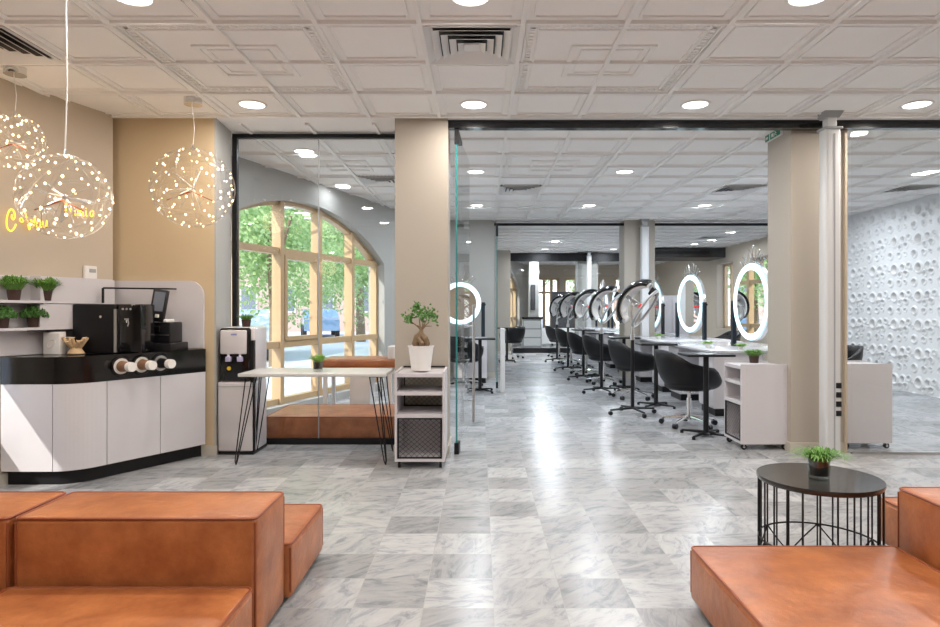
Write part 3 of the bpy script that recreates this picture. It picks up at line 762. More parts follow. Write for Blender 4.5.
# back panel with rounded corner, following wall and corner
def backpanel():
    t = thing('bar_back_panel', 'white wall panel with a rounded corner and plant shelves behind the coffee bar', 'wall panel', (-3.0,5.45,.93))
    y0, y1 = -.032, -.002
    MB(trL).box(-1.35,-.01,y0,y1,.935,1.52).build('side_board', M_white2, t, world=True, smooth=0)
    r = .13; x1 = -2.395; poly = [(-3.16,.935),(x1,.935)]+[(x1-r+r*math.cos(q), 1.52-r+r*math.sin(q)) for q in [PI/2*i/10 for i in range(11)]]+[(-3.16,1.52)]
    m = MB(Matrix(((1,0,0,0),(0,0,-1,5.568),(0,1,0,0),(0,0,0,1))))
    m.prism(poly, 0, .03).build('corner_board', M_white2, t, world=True, smooth=30)
    MB(trL).box(-1.35,-.745,-.17,-.033,1.318,1.338).build('shelf', M_white2, t, world=True, smooth=0)
    MB(trL).box(-1.35,-.745,-.172,-.033,1.310,1.318).build('shelf_black_edge', M_dark, t, world=True, smooth=0)  # black edge along the underside of the upper shelf
    MB(trL).box(-1.35,-.768,-.17,-.033,1.120,1.140).build('shelf', M_white2, t, world=True, smooth=0)
    MB(trL).box(-.767,-.50,-.165,-.033,1.120,1.312).build('cabinet_box', M_white2, t, world=True, smooth=0)
    MB(trL).box(-.767,-.50,-.166,-.033,1.110,1.120).build('cabinet_shade_strip', M_dark, t, world=True, smooth=0)  # dark strip standing in for the shade beneath the box
    MB(trL).box(-.744,-.13,-.14,-.033,1.318,1.52).build('upper_cabinet', M_white2, t, world=True, smooth=0)
backpanel()
p0, p1, p2 = at(103,303,5.2), at(103,288,5.2), at(176.5,289,5.5)
tag(MB().tube([p0,p1],.010,6).tube([p1,p2],.007,6).build('black_rail', M_dark), 'thin black bent rail above the coffee machine against the white panel', 'rail')

# bar appliances
t = thing('coffee_cooler', 'black box-shaped cooler with a vertical silver strip on the bar', 'appliance', (-2.88,4.98,.93))
MB().rbox(-.28,.055,-.02,.20,.004,.383,r=.01).build('body', M_black, t)
MB().rbox(.068,.25,-.015,.20,.004,.383,r=.01).build('door', M_blackgl, t)
MB().box(.050,.072,-.035,-.012,.01,.345).build('silver_strip', M_steel, t, smooth=0)
MB().cyl((-.06,-.024,.285),(-.06,-.018,.285),.010).build('badge', M_chrome, t)
MB().box(-.005+.13,.025+.13,-.022,-.012,.26,.272).tube([(.15,-.02,.265),(.158,-.022,.235),(.15,-.022,.21)],.004).tube([(.138,-.02,.265),(.142,-.022,.24)],.004).build('key_set', M_steel, t)
MB().cyl((.11,-.02,.345),(.11,-.01,.345),.008).cyl((.14,-.02,.345),(.14,-.01,.345),.008).cyl((.17,-.02,.345),(.17,-.01,.345),.008).build('buttons', M_greyp, t)
t = thing('coffee_machine', 'black capsule coffee machine with a drip tray on the right end of the bar', 'coffee machine', (X_(158,5.3),5.3,.93))
MB().rbox(-.13,.11,-.02,.20,.06,.235,r=.01).build('body', M_black, t)
MB().rbox(-.20,.16,-.11,.20,.0,.065,r=.008).build('drip_tray', M_black, t)
MB().box(-.07,.10,-.03,-.018,.125,.135).build('chrome_strip', M_steel, t, smooth=0)
MB().rbox(-.05,.04,-.05,-.02,.155,.205,r=.008).build('spout', M_blackgl, t)
MB().rbox(-.05,.09,-.04,.10,.235,.262,r=.006).build('top_plate', M_paper, t)
t = thing('payment_terminal', 'black payment terminal with tilted grey screen above the coffee machine', 'payment terminal', (X_(160,5.3),5.3,1.19))
tr = Matrix.Translation((.0,-.02,.11)) @ Matrix.Rotation(.10,4,'Y') @ Matrix.Rotation(-.15,4,'X')
MB(tr).rbox(-.062,.062,-.015,.02,-.13,.135,r=.008).build('housing', M_black, t)
MB(tr).box(-.042,.046,-.018,-.014,-.045,.115).build('screen', M_screen, t, smooth=0)
MB(tr).rbox(-.008,.025,-.022,-.014,-.10,-.07,r=.004).build('reader_mark', M_paper, t)
MB().rbox(-.15,-.06,-.02,.04,.03,.085,r=.006).build('card_reader', M_black, t)
MB().cyl((-.07,.0,-.035),(-.07,.0,.10),.010).build('stand_rod', M_chrome, t)
MB().box(-.07,.0,.0,.02,.04,.06).build('bracket', M_chrome, t, smooth=0)
t = thing('napkin_dispenser', 'white square napkin dispenser on the bar beside the dried wood ornament', 'napkin dispenser', (X_(54.5,4.84),4.84,.93))
MB().rbox(-.068,.060,-.03,.045,0,.172,r=.008).build('body', M_wpot, t)
MB().torus((-.006,-.032,.085), .037, .003, (0,1,0), sy=.6).build('oval_mark', M_paper, t)
t = thing('wood_ornament', 'pale dried wood ornament like a branching crown on the bar', 'ornament', (X_(76,4.86),4.86,.93))
m = MB(); rnd = random.Random(4)
m.lathe([(.0,.0),(.055,.0),(.058,.012),(.04,.04),(.032,.07),(0,.07)], n=14)
for k in range(13):
    th = k*2*PI/13+rnd.uniform(-.2,.2); R = rnd.uniform(.05,.10); zz = rnd.uniform(.09,.13)
    m.tube([(0,0,.03),(.5*R*math.cos(th),.5*R*math.sin(th),.07),(R*math.cos(th),R*math.sin(th),zz),(R*1.05*math.cos(th+.3),R*math.sin(th+.3),zz+.005)], .01, 6, rad=[.02,.016,.011,.004])
m.build('wooden_branches', M_wornwood, t)
MB().lathe([(.0,-.0005),(.062,.0),(.062,.006),(0,.006)], n=20).build('base_plate', M_dark, t)

# ------------------------------------------------------------------ potted plants
def tuft(n, R, H, seed, w=.006, droop=.5, z0=0, r0=.5):
    rnd = random.Random(seed); m = MB()
    for k in range(n):
        th = rnd.uniform(0,2*PI); rr = R*r0*math.sqrt(rnd.random()); lean = rnd.uniform(.1,1)*R; hh = H*rnd.uniform(.55,1)*(1-.35*lean/R)
        b0 = Vector((rr*math.cos(th), rr*math.sin(th), z0)); th2 = th+rnd.uniform(-.7,.7)
        d = Vector((math.cos(th2), math.sin(th2), 0)); s_ = Vector((-d.y, d.x, 0))*w
        p1 = b0+d*lean*.35+Vector((0,0,hh*.65)); p2 = b0+d*lean*.8+Vector((0,0,hh)); p3 = b0+d*lean*1.15+Vector((0,0,hh*(1-droop*rnd.random()*.6)))
        m.add([b0-s_*.6, b0+s_*.6, p1-s_, p1+s_, p2-s_*.8, p2+s_*.8, p3], [(0,1,3,2),(2,3,5,4),(4,5,6)])
    return m
def leafball(n, R, H, seed, s=.014, z0=0):
    rnd = random.Random(seed); m = MB()
    for k in range(n):
        th = rnd.uniform(0,2*PI); u = rnd.random(); ph = math.acos(u); q = rnd.uniform(.55,1)
        p = Vector((R*q*math.sin(ph)*math.cos(th), R*q*math.sin(ph)*math.sin(th), z0+H*q*math.cos(ph)))
        a = Vector((rnd.gauss(0,1), rnd.gauss(0,1), rnd.gauss(0,.6))).normalized(); b_ = a.orthogonal().normalized()
        b_ = Matrix.Rotation(rnd.uniform(0,PI*2),3,a) @ b_
        c_ = a.cross(b_)
        m.add([p-b_*s, p+c_*s*.5, p+b_*s*1.2, p-c_*s*.5], [(0,1,2,3)])
    return m
def shelf_plant(loc, label, kind='tuft', seed=1):
    t = thing('potted_plant', label, 'potted plant', loc, group='potted plants on the bar shelves')
    MB().lathe([(0,0),(.036,0),(.047,.085),(.050,.088),(.044,.088),(.040,.07),(0,.07)], n=18).build('pot', M_wick, t)
    MB().cyl((0,0,.07),(0,0,.080),.043).build('soil', M_soil, t)
    if kind == 'tuft': m = tuft(620, .086, .115, seed, .0035, .6, .075, .55)
    else: m = leafball(1100, .092, .085, seed, .011, .075)
    m.build('foliage', M_grass if kind == 'tuft' else M_leaf, t, smooth=0)
def onwall(px, off, z):   # point in front of the left wall at picture column px
    k = (px-VX)/F; p = CORN+NI*off; tt = (k*p.y-p.x)/(U.x-k*U.y); q = p+U*tt; q.z = z; return q
shelf_plant(onwall(14,.115,1.338), 'feathery potted plant in a brown pot, left one on the upper shelf', 'tuft', 1)
shelf_plant(onwall(45.5,.115,1.338), 'feathery potted plant in a brown pot, right one on the upper shelf', 'tuft', 2)
shelf_plant(onwall(2,.115,1.140), 'round potted plant on the lower shelf, cut by the left edge', 'ball', 3)
shelf_plant(onwall(34,.115,1.140), 'round leafy potted plant in a brown pot beside the white cabinet box', 'ball', 4)
def glass_plant(loc, label, s=1.0, seed=1, mat_=None, n=230, R=.10, H=.10, potm=None):
    t = thing('potted_plant', label, 'potted plant', loc)
    if potm is None:
        MB().lathe([(0,0),(.045*s,0),(.050*s,.10*s),(.047*s,.10*s),(.043*s,.008),(0,.008)], n=24).build('glass_pot', M_glassp, t)
        MB().lathe([(0,.02*s),(.041*s,.02*s),(.046*s,.092*s),(0,.092*s)], n=24).build('inner_pot', M_black, t)
    else:
        MB().lathe([(0,0),(.038*s,0),(.046*s,.07*s),(.042*s,.07*s),(0,.06*s)], n=20).build('pot', potm, t)
    tuft(n, R, H, seed, .0032*max(s,1), .9, (.09 if potm is None else .06)*s, .42).build('foliage', mat_ or M_grassb, t, smooth=0)
    return t
# water cooler
t = thing('water_cooler', 'white and black standing water dispenser beside the left glass wall', 'water dispenser', (-2.14,5.6,0))
MB().rbox(-.150,.158,.012,.36,.02,.64,r=.02).build('lower_cabinet', M_cooler, t)
MB().rbox(-.152,.150,-.006,.03,.03,.635,r=.012).build('cabinet_door', M_cooler, t)
MB().box(-.152,.150,-.008,-.003,.595,.600).build('door_groove', M_greyp, t, smooth=0)
MB().rbox(-.145,.158,.03,.36,.64,1.115,r=.02).build('upper_housing', M_cooler, t)
MB().rbox(-.140,.128,.0,.05,.64,1.11,r=.02).build('black_front', M_blackgl, t)
MB().rbox(-.128,.100,-.022,.02,.88,1.09,r=.012).build('white_cover', M_cooler, t)
MB().box(.128,.158,.005,.05,.02,1.0).build('black_side_strip', M_black, t, smooth=0)
MB().box(-.03,.02,-.0245,-.022,1.045,1.06).build('logo', M_blue, t, smooth=0)
for x in (-.055,.045):
    f_ = MB().rbox(x-.024,x+.024,-.03,.0,.815,.86,r=.006).build('tap', M_purple, t)
    MB().cyl((x,-.015,.86),(x,-.015,.88),.01).build('tap_neck', M_whitem, f_)
MB().cyl((-.055,-.008,.755),(-.055,.0,.755),.017,n=20).build('yellow_sticker', M_yellow, t)
MB().box(-.150,.158,.0,.36,0,.025).build('plinth', M_black, t, smooth=0)
glass_plant((-2.10,5.75,1.115), 'small green potted plant on top of the water dispenser', .9, 11, M_grass, 180, .075, .07, M_wick)

# ------------------------------------------------------------------ white table with hairpin legs
t = thing('hairpin_table', 'grey-white table on black hairpin legs beside the water dispenser', 'table', (-1.38,5.45,0))
MB().rbox(-.59,.615,-.25,.262,.722,.75,r=.006).build('table_top', M_table, t)
def hairpin(cx, cy, dx, dy):
    m = MB(); foot = Vector((cx+dx*.07, cy+dy*.05, .006))
    for a in ((-.055*dx,0),(.035*dx,.0),(0,-.055*dy)):
        top_ = Vector((cx+a[0]-.02*dx, cy+a[1]-.02*dy, .722))
        mid = foot+Vector((a[0]*.22, a[1]*.22, .03))
        m.tube([top_, mid, foot], .0052, 6)
    m.box(cx-.06,cx+.06,cy-.045,cy+.045,.716,.722)
    return m
for cx, cy in ((-.54,-.18),(.54,-.18),(-.54,.19),(.54,.19)): hairpin(cx, cy, math.copysign(1,cx), math.copysign(1,cy)).build('leg', M_dark, t)
glass_plant((X_(318,5.4),5.4,.75), 'small fresh green plant in a glass pot on the hairpin table', .85, 12, M_grassb, 170, .085, .075)

# ------------------------------------------------------------------ trolleys
def trolley(label, loc, rz, w_=.40, d_=.44, h=.78, mesh_front=True, group='white salon trolleys'):
    t = thing('trolley', label, 'trolley', loc, rz, group)
    th = .018; z0 = .055
    MB().box(-w_/2,-w_/2+th,-d_/2,d_/2,z0,h).build('side_panel', M_white2, t, smooth=0)
    MB().box(w_/2-th,w_/2,-d_/2,d_/2,z0,h).build('side_panel', M_white2, t, smooth=0)
    for z in (z0, .405, .585, h-.045): MB().box(-w_/2+th,w_/2-th,-d_/2,d_/2,z,z+.03 if z > .1 else z+.025).build('shelf', M_white2, t, smooth=0)
    rail = MB()
    for x0, x1, y0, y1 in ((-w_/2+.02,w_/2-.02,d_/2-.02,d_/2),): rail.box(x0,x1,y0,y1,h-.004,h+.008)
    rail.build('back_rail', M_dark, t, smooth=0)
    def meshpanel(y, z0_, z1_, name):
        m = MB(); b_ = .012; xa, xb = -w_/2+th+.004, w_/2-th-.004
        m.box(xa,xb,y-.006,y+.006,z0_,z0_+b_).box(xa,xb,y-.006,y+.006,z1_-b_,z1_).box(xa,xa+b_,y-.006,y+.006,z0_+b_,z1_-b_).box(xb-b_,xb,y-.006,y+.006,z0_+b_,z1_-b_)
        fr = m.build(name, M_dark, t, smooth=0)
        g = MB(); cw, chh = .040, .0185; nx = int((xb-xa)/cw); nz = int((z1_-z0_)/chh)
        for j in range(nz):
            za, zb = z0_+j*(z1_-z0_)/nz, z0_+(j+1)*(z1_-z0_)/nz
            for i in range(nx):
                xs = xa+i*(xb-xa)/nx; xe = xa+(i+1)*(xb-xa)/nx; xm = (xs+xe)/2; zz0, zz1 = (za, zb) if j%2 == 0 else (zb, za)
                for p, q in (((xs,zz0),(xm,zz1)),((xm,zz1),(xe,zz0))):
                    hh = .0017
                    g.add([(p[0],y,p[1]-hh),(q[0],y,q[1]-hh),(q[0],y,q[1]+hh),(p[0],y,p[1]+hh)],[(0,1,2,3)])
        g.build('expanded_mesh', M_dark, fr, smooth=0)
    meshpanel(-d_/2+.004, z0+.025, .405, 'mesh_door')
    meshpanel(d_/2-.008, .435, h-.045, 'back_mesh')
    MB().box(-w_/2+th,w_/2-th,d_/2-.014,d_/2-.010,z0,.43).build('back_panel', M_white2, t, smooth=0)
    for sx in (-1,1):
        s_ = MB()
        for z in (.15,.40,.60,.72):
            for y in (-d_/2+.05,d_/2-.05): s_.cyl((sx*(w_/2),y,z),(sx*(w_/2+.002),y,z),.006,n=10)
        s_.build('screw_caps', M_steel, t)
        for sy in (-1,1):
            c_ = MB().cyl((sx*(w_/2-.035)-.010,sy*(d_/2-.035),.026),(sx*(w_/2-.035)+.010,sy*(d_/2-.035),.026),.025,n=14).build('caster', M_black, t)
            MB().cyl((sx*(w_/2-.035)-.013,sy*(d_/2-.035),.026),(sx*(w_/2-.035)+.013,sy*(d_/2-.035),.026),.012,n=10).box(sx*(w_/2-.035)-.013,sx*(w_/2-.035)+.013,sy*(d_/2-.035)-.006,sy*(d_/2-.035)+.006,.026,z0).build('caster_fork', M_chrome, c_)
    return t
tp = trolley('white shelf trolley with black mesh door, holding the bonsai at the left pillar', (-.482,5.33,0), 0, h=.775)
tp['_used'] = 1
o = copy_tree(tp); o.location = (2.575,5.97,0); o.rotation_euler = (0,0,-PI/2); o['label'] = 'white trolley with a plant on top, left of the wide right pillar'
o = copy_tree(tp); o.location = (3.53,5.98+.04,0); o.rotation_euler = (0,0,PI/2); o['label'] = 'white trolley right of the wide right pillar, before the perforated wall'
glass_plant((X_(754,5.95),5.95,.775), 'bright green potted plant on the trolley left of the wide pillar', 1.0, 13, M_grass, 330, .105, .075, M_wick)
# bonsai
t = thing('bonsai', 'ficus bonsai with a knotted trunk in a white pot on the mesh trolley', 'bonsai', (X_(421,5.25),5.25,.775))
MB().lathe([(0,0),(.078,0),(.103,.19),(.108,.19),(.108,.20),(.098,.20),(.095,.17),(0,.17)], n=32).build('pot', M_wpot, t)
MB().cyl((0,0,.165),(0,0,.188),.095,n=28).build('soil', M_soil, t)
m = MB()
m.tube([(-.03,0,.18),(-.045,.0,.22),(-.035,0,.27),(-.005,0,.30),(.005,0,.33)], .03, 10, rad=[.028,.03,.026,.022,.014])
m.tube([(.03,0,.18),(.045,.01,.215),(.03,-.01,.26),(.0,0,.295),(.005,0,.335)], .03, 10, rad=[.028,.03,.03,.024,.012])
m.tube([(.0,-.02,.18),(.01,-.035,.22),(-.02,-.02,.26),(.005,0,.31)], .02, 8, rad=[.02,.022,.018,.012])
for q in ((.075,.0,.41),(-.02,.01,.46),(-.09,.0,.42),(.03,.02,.47),(.10,0,.38),(-.05,-.03,.39),(.06,-.03,.44)):
    m.tube([(.004,0,.325),(q[0]*.35,q[1]*.5,.36),(q[0]*.9,q[1],q[2]-.02)], .006, 6, rad=[.009,.006,.003])
m.build('trunk', M_trunk, t)
m = MB(); rnd = random.Random(8)
for k in range(230):
    cx, cz, rr = rnd.choice([(-.10,.44,.045),(-.055,.475,.05),(-.01,.50,.05),(.05,.47,.055),(.09,.455,.05),(.115,.42,.04),(.03,.43,.045),(-.11,.40,.03),(-.03,.53,.03),(.02,.46,.05)])
    p = Vector((cx+rnd.gauss(0,.5)*rr, rnd.gauss(0,.045), cz+rnd.gauss(0,.5)*rr)); a = Vector((rnd.gauss(0,.6), -1, rnd.gauss(0,.8))).normalized(); b_ = Matrix.Rotation(rnd.uniform(0,6.28),3,a) @ a.orthogonal().normalized(); c_ = a.cross(b_); s_ = rnd.uniform(.010,.017)
    m.add([p-b_*s_, p-b_*s_*.3+c_*s_*.6, p+b_*s_*.5+c_*s_*.5, p+b_*s_*1.2, p+b_*s_*.5-c_*s_*.5, p-b_*s_*.3-c_*s_*.6], [(0,1,2,3,4,5)])
m.build('foliage', M_leaf, t, smooth=0)

# ------------------------------------------------------------------ leather lounge blocks
def block(label, x0, x1, y0, y1, z1, z0=.02, puff=.008, cat='sofa', name='sofa_module', piping=True, legs=True):
    t = thing(name, label, cat, ((x0+x1)/2,(y0+y1)/2,0))
    MB().rbox(x0,x1,y0,y1,z0,z1,r=.022,seg=4,puff=puff,n=9).build('cushion', M_leather, t, world=True, smooth=50)
    return t
def piping(t, x0, x1, y0, y1, z, r=.0058, ins=.0035):
    rr = .02; pts = []
    for cx, cy, a0 in ((x1-rr-ins,y1-rr-ins,0),(x0+rr+ins,y1-rr-ins,PI/2),(x0+rr+ins,y0+rr+ins,PI),(x1-rr-ins,y0+rr+ins,1.5*PI)):
        pts += [(cx+rr*math.cos(a0+q), cy+rr*math.sin(a0+q), z) for q in (0,.52,1.05,PI/2)]
    MB().tube(pts, r, 6, True).build('piping', M_piping, t, world=True)
def vpiping(t, x, y, z0, z1): MB().tube([(x,y,z0),(x,y,(z0+z1)/2),(x,y,z1)], .0045, 6).build('piping', M_piping, t, world=True)
def feet(t, x0, x1, y0, y1):
    for x in (x0+.08,x1-.08):
        for y in (y0+.08,y1-.08): MB().cyl((x,y,0),(x,y,.03),.02).build('foot', M_dark, t, world=True)
SEAT, BACK = .25, .495
def mod(label, x0, x1, y0, y1, z, **kw):
    t = block(label, x0, x1, y0, y1, z, **kw); piping(t, x0, x1, y0, y1, z-.005)
    for x in (x0+.005, x1-.005):
        for y in (y0+.005, y1-.005): vpiping(t, x, y, .05, z-.02)
    feet(t, x0, x1, y0, y1); return t
mod('cognac leather backrest block facing the camera, at the lower left', -1.742,-.835,2.39,2.74,BACK)
mod('second cognac leather backrest block, cut by the left edge', -2.65,-1.762,2.39,2.74,BACK)
mod('cognac leather seat block at the bottom left in front of the backrest', -1.742,-.837,1.35,2.365,SEAT)
mod('cognac leather seat block at the very bottom left corner', -2.65,-1.762,1.35,2.365,SEAT)
mod('low cognac leather block standing behind the left backrest, nearest to the bar', -1.742,-.815,2.765,3.33,.262)
mod('large cognac leather seat block at the lower right', .91,1.80,1.3,2.775,SEAT)
mod('cognac leather backrest block at the right edge', 1.83,2.20,1.3,2.81,BACK)
mod('low cognac leather block behind the right backrest, beside the round table', 2.15,3.1,2.86,3.45,.262)

# ------------------------------------------------------------------ round wire table
t = thing('wire_side_table', 'round black side table with a wire drum base behind the right seat', 'side table', (1.625,3.07,0))
R = .272
MB().lathe([(0,.447),(R-.004,.447),(R,.452),(R+.004,.462),(R+.002,.472),(R-.012,.470),(0,.470)], n=64).build('table_top', M_btop, t)
m = MB(); nb = 24
for i in range(nb):
    th = 2*PI*i/nb+.06; m.tube([((R-.006)*math.cos(th),(R-.006)*math.sin(th),.004),((R-.006)*math.cos(th),(R-.006)*math.sin(th),.45)], .0042, 6)
m.build('vertical_rods', M_dark, t)
for z in (.165,.008): MB().torus((0,0,z), R-.006, .0045, n=64, k=6).build('ring', M_dark, t)
m = MB()
for i in range(0,nb,4):
    a, b_, c_ = [2*PI*(i+q)/nb+.06 for q in (-2,0,2)]; rr = R-.006
    for q in (a, c_):
        m.tube([(rr*math.cos(b_),rr*math.sin(b_),.165),(rr*math.cos((q+b_)/2),rr*math.sin((q+b_)/2),.086),(rr*math.cos(q),rr*math.sin(q),.008)], .0038, 6)
m.build('zigzag_wire', M_dark, t)
glass_plant((X_(819,3.03),3.03,.470), 'green feathery plant in a glass pot on the round side table', 1.0, 21, M_grass, 300, .115, .062)

# ------------------------------------------------------------------ bench behind the left glass, orange-topped bench
mod('long low cognac leather bench behind the left glass wall', -2.06,-.78,6.12,6.92,.245)
t = thing('massage_bench', 'white bench with orange padded top by the arched window', 'bench', (X_(362,7.3),7.3,0))
MB().rbox(-.42,.42,-.25,.25,.63,.72,r=.02,puff=.01,n=4).build('padded_top', M_leather, t)
MB().box(-.40,.40,-.23,.23,.56,.63).build('frame', M_whitem, t, smooth=0)
for x in (-.37,.35):
    for y in (-.2,.2): MB().box(x-.02,x+.02,y-.02,y+.02,0,.56).build('leg', M_whitem, t, smooth=0)
MB().rbox(.32,.40,-.2,.0,.72,.86,r=.01).build('headrest', M_wpot, t)
MB().box(-.10,.12,-.2,.2,.12,.56).build('drawer_box', M_whitem, t, smooth=0)

# ------------------------------------------------------------------ salon furniture prototypes
def salon_chair():
    t = thing('salon_chair', 'x', 'chair')
    rings = []; n = 28; lev = 8; m = MB(); vs = []; fs = []
    def rim(th):     # th = 0 is the open front (+Y), PI the back
        c_ = (1-math.cos(th))/2
        sm = lambda x: (lambda y: y*y*(3-2*y))(max(0,min(1,x)))
        return .49+.165*sm(c_/.30)+.03*sm((c_-.3)/.3)+.145*sm((c_-.5)/.5)
    for i in range(n):
        th = 2*PI*i/n; H = rim(th)
        for j in range(lev+1):
            u = j/lev; rr = .33*(1-(1-u)**2.2)**.6*(1+.04*u); z = .385+(H-.385)*u**1.7
            fx = .95 if True else 1; vs.append((rr*math.sin(th)*fx, rr*math.cos(th)+(-.03*u if math.cos(th) < 0 else 0), z))
    for i in range(n):
        k = (i+1)%n
        fs += [(i*(lev+1)+j, k*(lev+1)+j, k*(lev+1)+j+1, i*(lev+1)+j+1) for j in range(lev)]
    m.add(vs, fs); o = m.build('shell', M_chair, t, smooth=80)
    so = o.modifiers.new('thickness', 'SOLIDIFY'); so.thickness = .045; so.offset = -1
    MB().lathe([(0,.40),(.22,.40),(.262,.43),(.262,.465),(.235,.49),(0,.497)], n=28).build('seat', M_chair, t, smooth=60)
    MB().cyl((0,0,.08),(0,0,.30),.028).cyl((0,0,.30),(0,0,.385),.017).cyl((0,0,.37),(0,0,.39),.09).build('gas_column', M_chrome, t)
    MB().cyl((0,0,.07),(0,0,.12),.04).build('hub', M_chrome, t)
    for k in range(5):
        a = k*2*PI/5+.35; d = Vector((math.cos(a), math.sin(a), 0))
        leg = MB().tube([d*.03+Vector((0,0,.10)), d*.17+Vector((0,0,.085)), d*.29+Vector((0,0,.068))], .015, 8, rad=[.02,.016,.011]).build('leg', M_chrome, t)
        s_ = Vector((-d.y, d.x, 0)); c_ = d*.295+Vector((0,0,.028))
        MB().cyl(c_-s_*.022, c_+s_*.022, .028, n=14).build('caster', M_black, leg)
    return t
def tray_table():
    t = thing('tray_table', 'x', 'small table')
    MB().rbox(-.235,.235,-.17,.17,.805,.83,r=.008).build('table_top', M_black, t)
    MB().cyl((0,0,.03),(0,0,.81),.027,n=16).build('pole', M_dark, t)
    MB().lathe([(0,.02),(.07,.02),(.07,.03),(.035,.045),(0,.045)], n=20).build('base_plate', M_dark, t)
    for k in range(4):
        a = PI/4+k*PI/2; d = Vector((math.cos(a), math.sin(a), 0))
        l = MB().tube([d*.02+Vector((0,0,.04)), d*.26+Vector((0,0,.03))], .016, 6, rad=[.018,.010]).build('leg', M_dark, t)
        MB().cyl(d*.26, d*.26+Vector((0,0,.03)), .018).build('foot', M_dark, l)
    return t
def hood_dryer():
    t = thing('hood_dryer', 'x', 'hair dryer')
    MB().cyl((0,0,.07),(0,0,.92),.022,n=14).build('pole', M_dark, t)
    MB().cyl((0,0,.92),(0,0,1.15),.015,n=12).cyl((0,0,.90),(0,0,.97),.028).build('upper_pole', M_steel, t)
    for k in range(4):
        a = PI/2*k+.25; d = Vector((math.cos(a), math.sin(a), 0))
        l = MB().tube([(0,0,.08), d*.29+Vector((0,0,.062))], .013, 6, rad=[.018,.011]).build('leg', M_dark, t)
        s_ = Vector((-d.y, d.x, 0)); c_ = d*.29+Vector((0,0,.025)); MB().cyl(c_-s_*.016, c_+s_*.016, .025, n=12).build('caster', M_dark, l)
    # head: axis points forward (+X), down and a little to the camera; local frame z = axis
    ax = Vector((.72,-.40,-.56)).normalized(); up = Vector((0,0,1)); xx = (up-ax*up.dot(ax)).normalized(); yy = ax.cross(xx)
    H = Matrix.Translation((.085,0,1.325)) @ Matrix(((xx.x,yy.x,ax.x,0),(xx.y,yy.y,ax.y,0),(xx.z,yy.z,ax.z,0),(0,0,0,1)))
    def strap(R, D, w_, a0, a1, n=30, k=10, off=0):
        vs, fs = [], []
        for i in range(n+1):
            a = a0+(a1-a0)*i/n; wi = w_*(.55+.45*math.cos(a*.85))
            for j in range(k+1):
                v = -1+2*j/k; q = 1-.20*v*v
                vs.append((R*math.sin(a)*q, wi*v, -D*math.cos(a)*q+off))
        for i in range(n): fs += [(i*(k+1)+j, (i+1)*(k+1)+j, (i+1)*(k+1)+j+1, i*(k+1)+j+1) for j in range(k)]
        return vs, fs
    for nm, mt, R_, D_, w_, a0, a1, th in (('outer_shell', M_blackgl, .318, .243, .160, -1.3, 1.4, .030), ('white_liner', M_wpot, .288, .205, .135, -1.45, 1.5, .014)):
        m = MB(H); m.add(*strap(R_, D_, w_, a0, a1)); o = m.build(nm, mt, t, smooth=80)
        so = o.modifiers.new('thickness', 'SOLIDIFY'); so.thickness = th; so.offset = 0
    MB(H).torus((.0,0,.085), .215, .020, (0,0,1), n=44, k=8, flat=.8, up=(0,1,0), sy=1.18).build('heating_ring', M_greyp, t)
    MB(H).torus((.0,0,.097), .215, .009, (0,0,1), n=44, k=6, up=(0,1,0), sy=1.18).build('inner_ring', M_whitem, t)
    MB(H).rbox(.17,.27,-.055,.055,.015,.08,r=.012).build('control_unit', M_black, t)
    MB(H).rbox(-.02,.02,-.20,.20,-.005,.015,r=.006).rbox(-.02,.02,-.02,.02,-.19,.0,r=.006).build('bracket', M_greyp, t)
    MB(H).rbox(-.02,.03,-.075,.075,.014,.03,r=.008).build('red_display', M_red, t)
    MB().tube([(0,0,1.14),(-.02,0,1.22),(0,0,1.30),(-.03,.02,1.40),(-.06,.06,1.45)], .014, 8).build('arm', M_steel, t)
    return t
def mirror_unit(D=1.0, posts=True, lift=0):
    """ring mirror standing on two posts; faces -Y locally"""
    t = thing('ring_mirror', 'x', 'mirror'); r = D/2; zc = .56*D+.03+lift
    MB().cyl((0,-.01,zc),(0,.004,zc), r-.075, n=56).build('mirror_glass', M_mirror, t, smooth=0)
    MB().torus((0,-.012,zc), r-.050, .040, (0,1,0), n=64, k=8, flat=.35).build('light_ring', M_ring, t)
    MB().cyl((0,.008,zc),(0,.05,zc), r, n=64).build('back_disc', M_steel, t)
    m = MB()
    for k in range(9):
        a = (k-4)*.115; hh = .21-.026*abs(k-4); p = Vector((r*math.sin(a*1.0), .02, zc+r*math.cos(a)))
        q = p+Vector((math.sin(a*2.2)*hh, 0, math.cos(a*1.5)*hh))
        m.tube([p, p*.5+q*.5+Vector((.006*(1 if k%2 else -1),0,0)), q], .006, 6, rad=[.008,.007,.004]); m.sphere(q, .011, 8, 6)
    m.tube([(r*math.sin(a), .02, zc+r*math.cos(a)+.012) for a in [-.45+.09*i for i in range(11)]], .007, 6)
    m.build('crown', M_chrome, t)
    if posts:
        for s_ in (-1,1):
            MB().box(s_*(r+.03)-.03,s_*(r+.03)+.03,-.02,.03,0,zc+.02).build('post', M_navy, t, smooth=0)
            MB().cyl((s_*(r-.01),.02,zc-.02),(s_*(r+.075),.02,zc-.02),.018,n=14).build('pivot', M_dark, t)
    return t
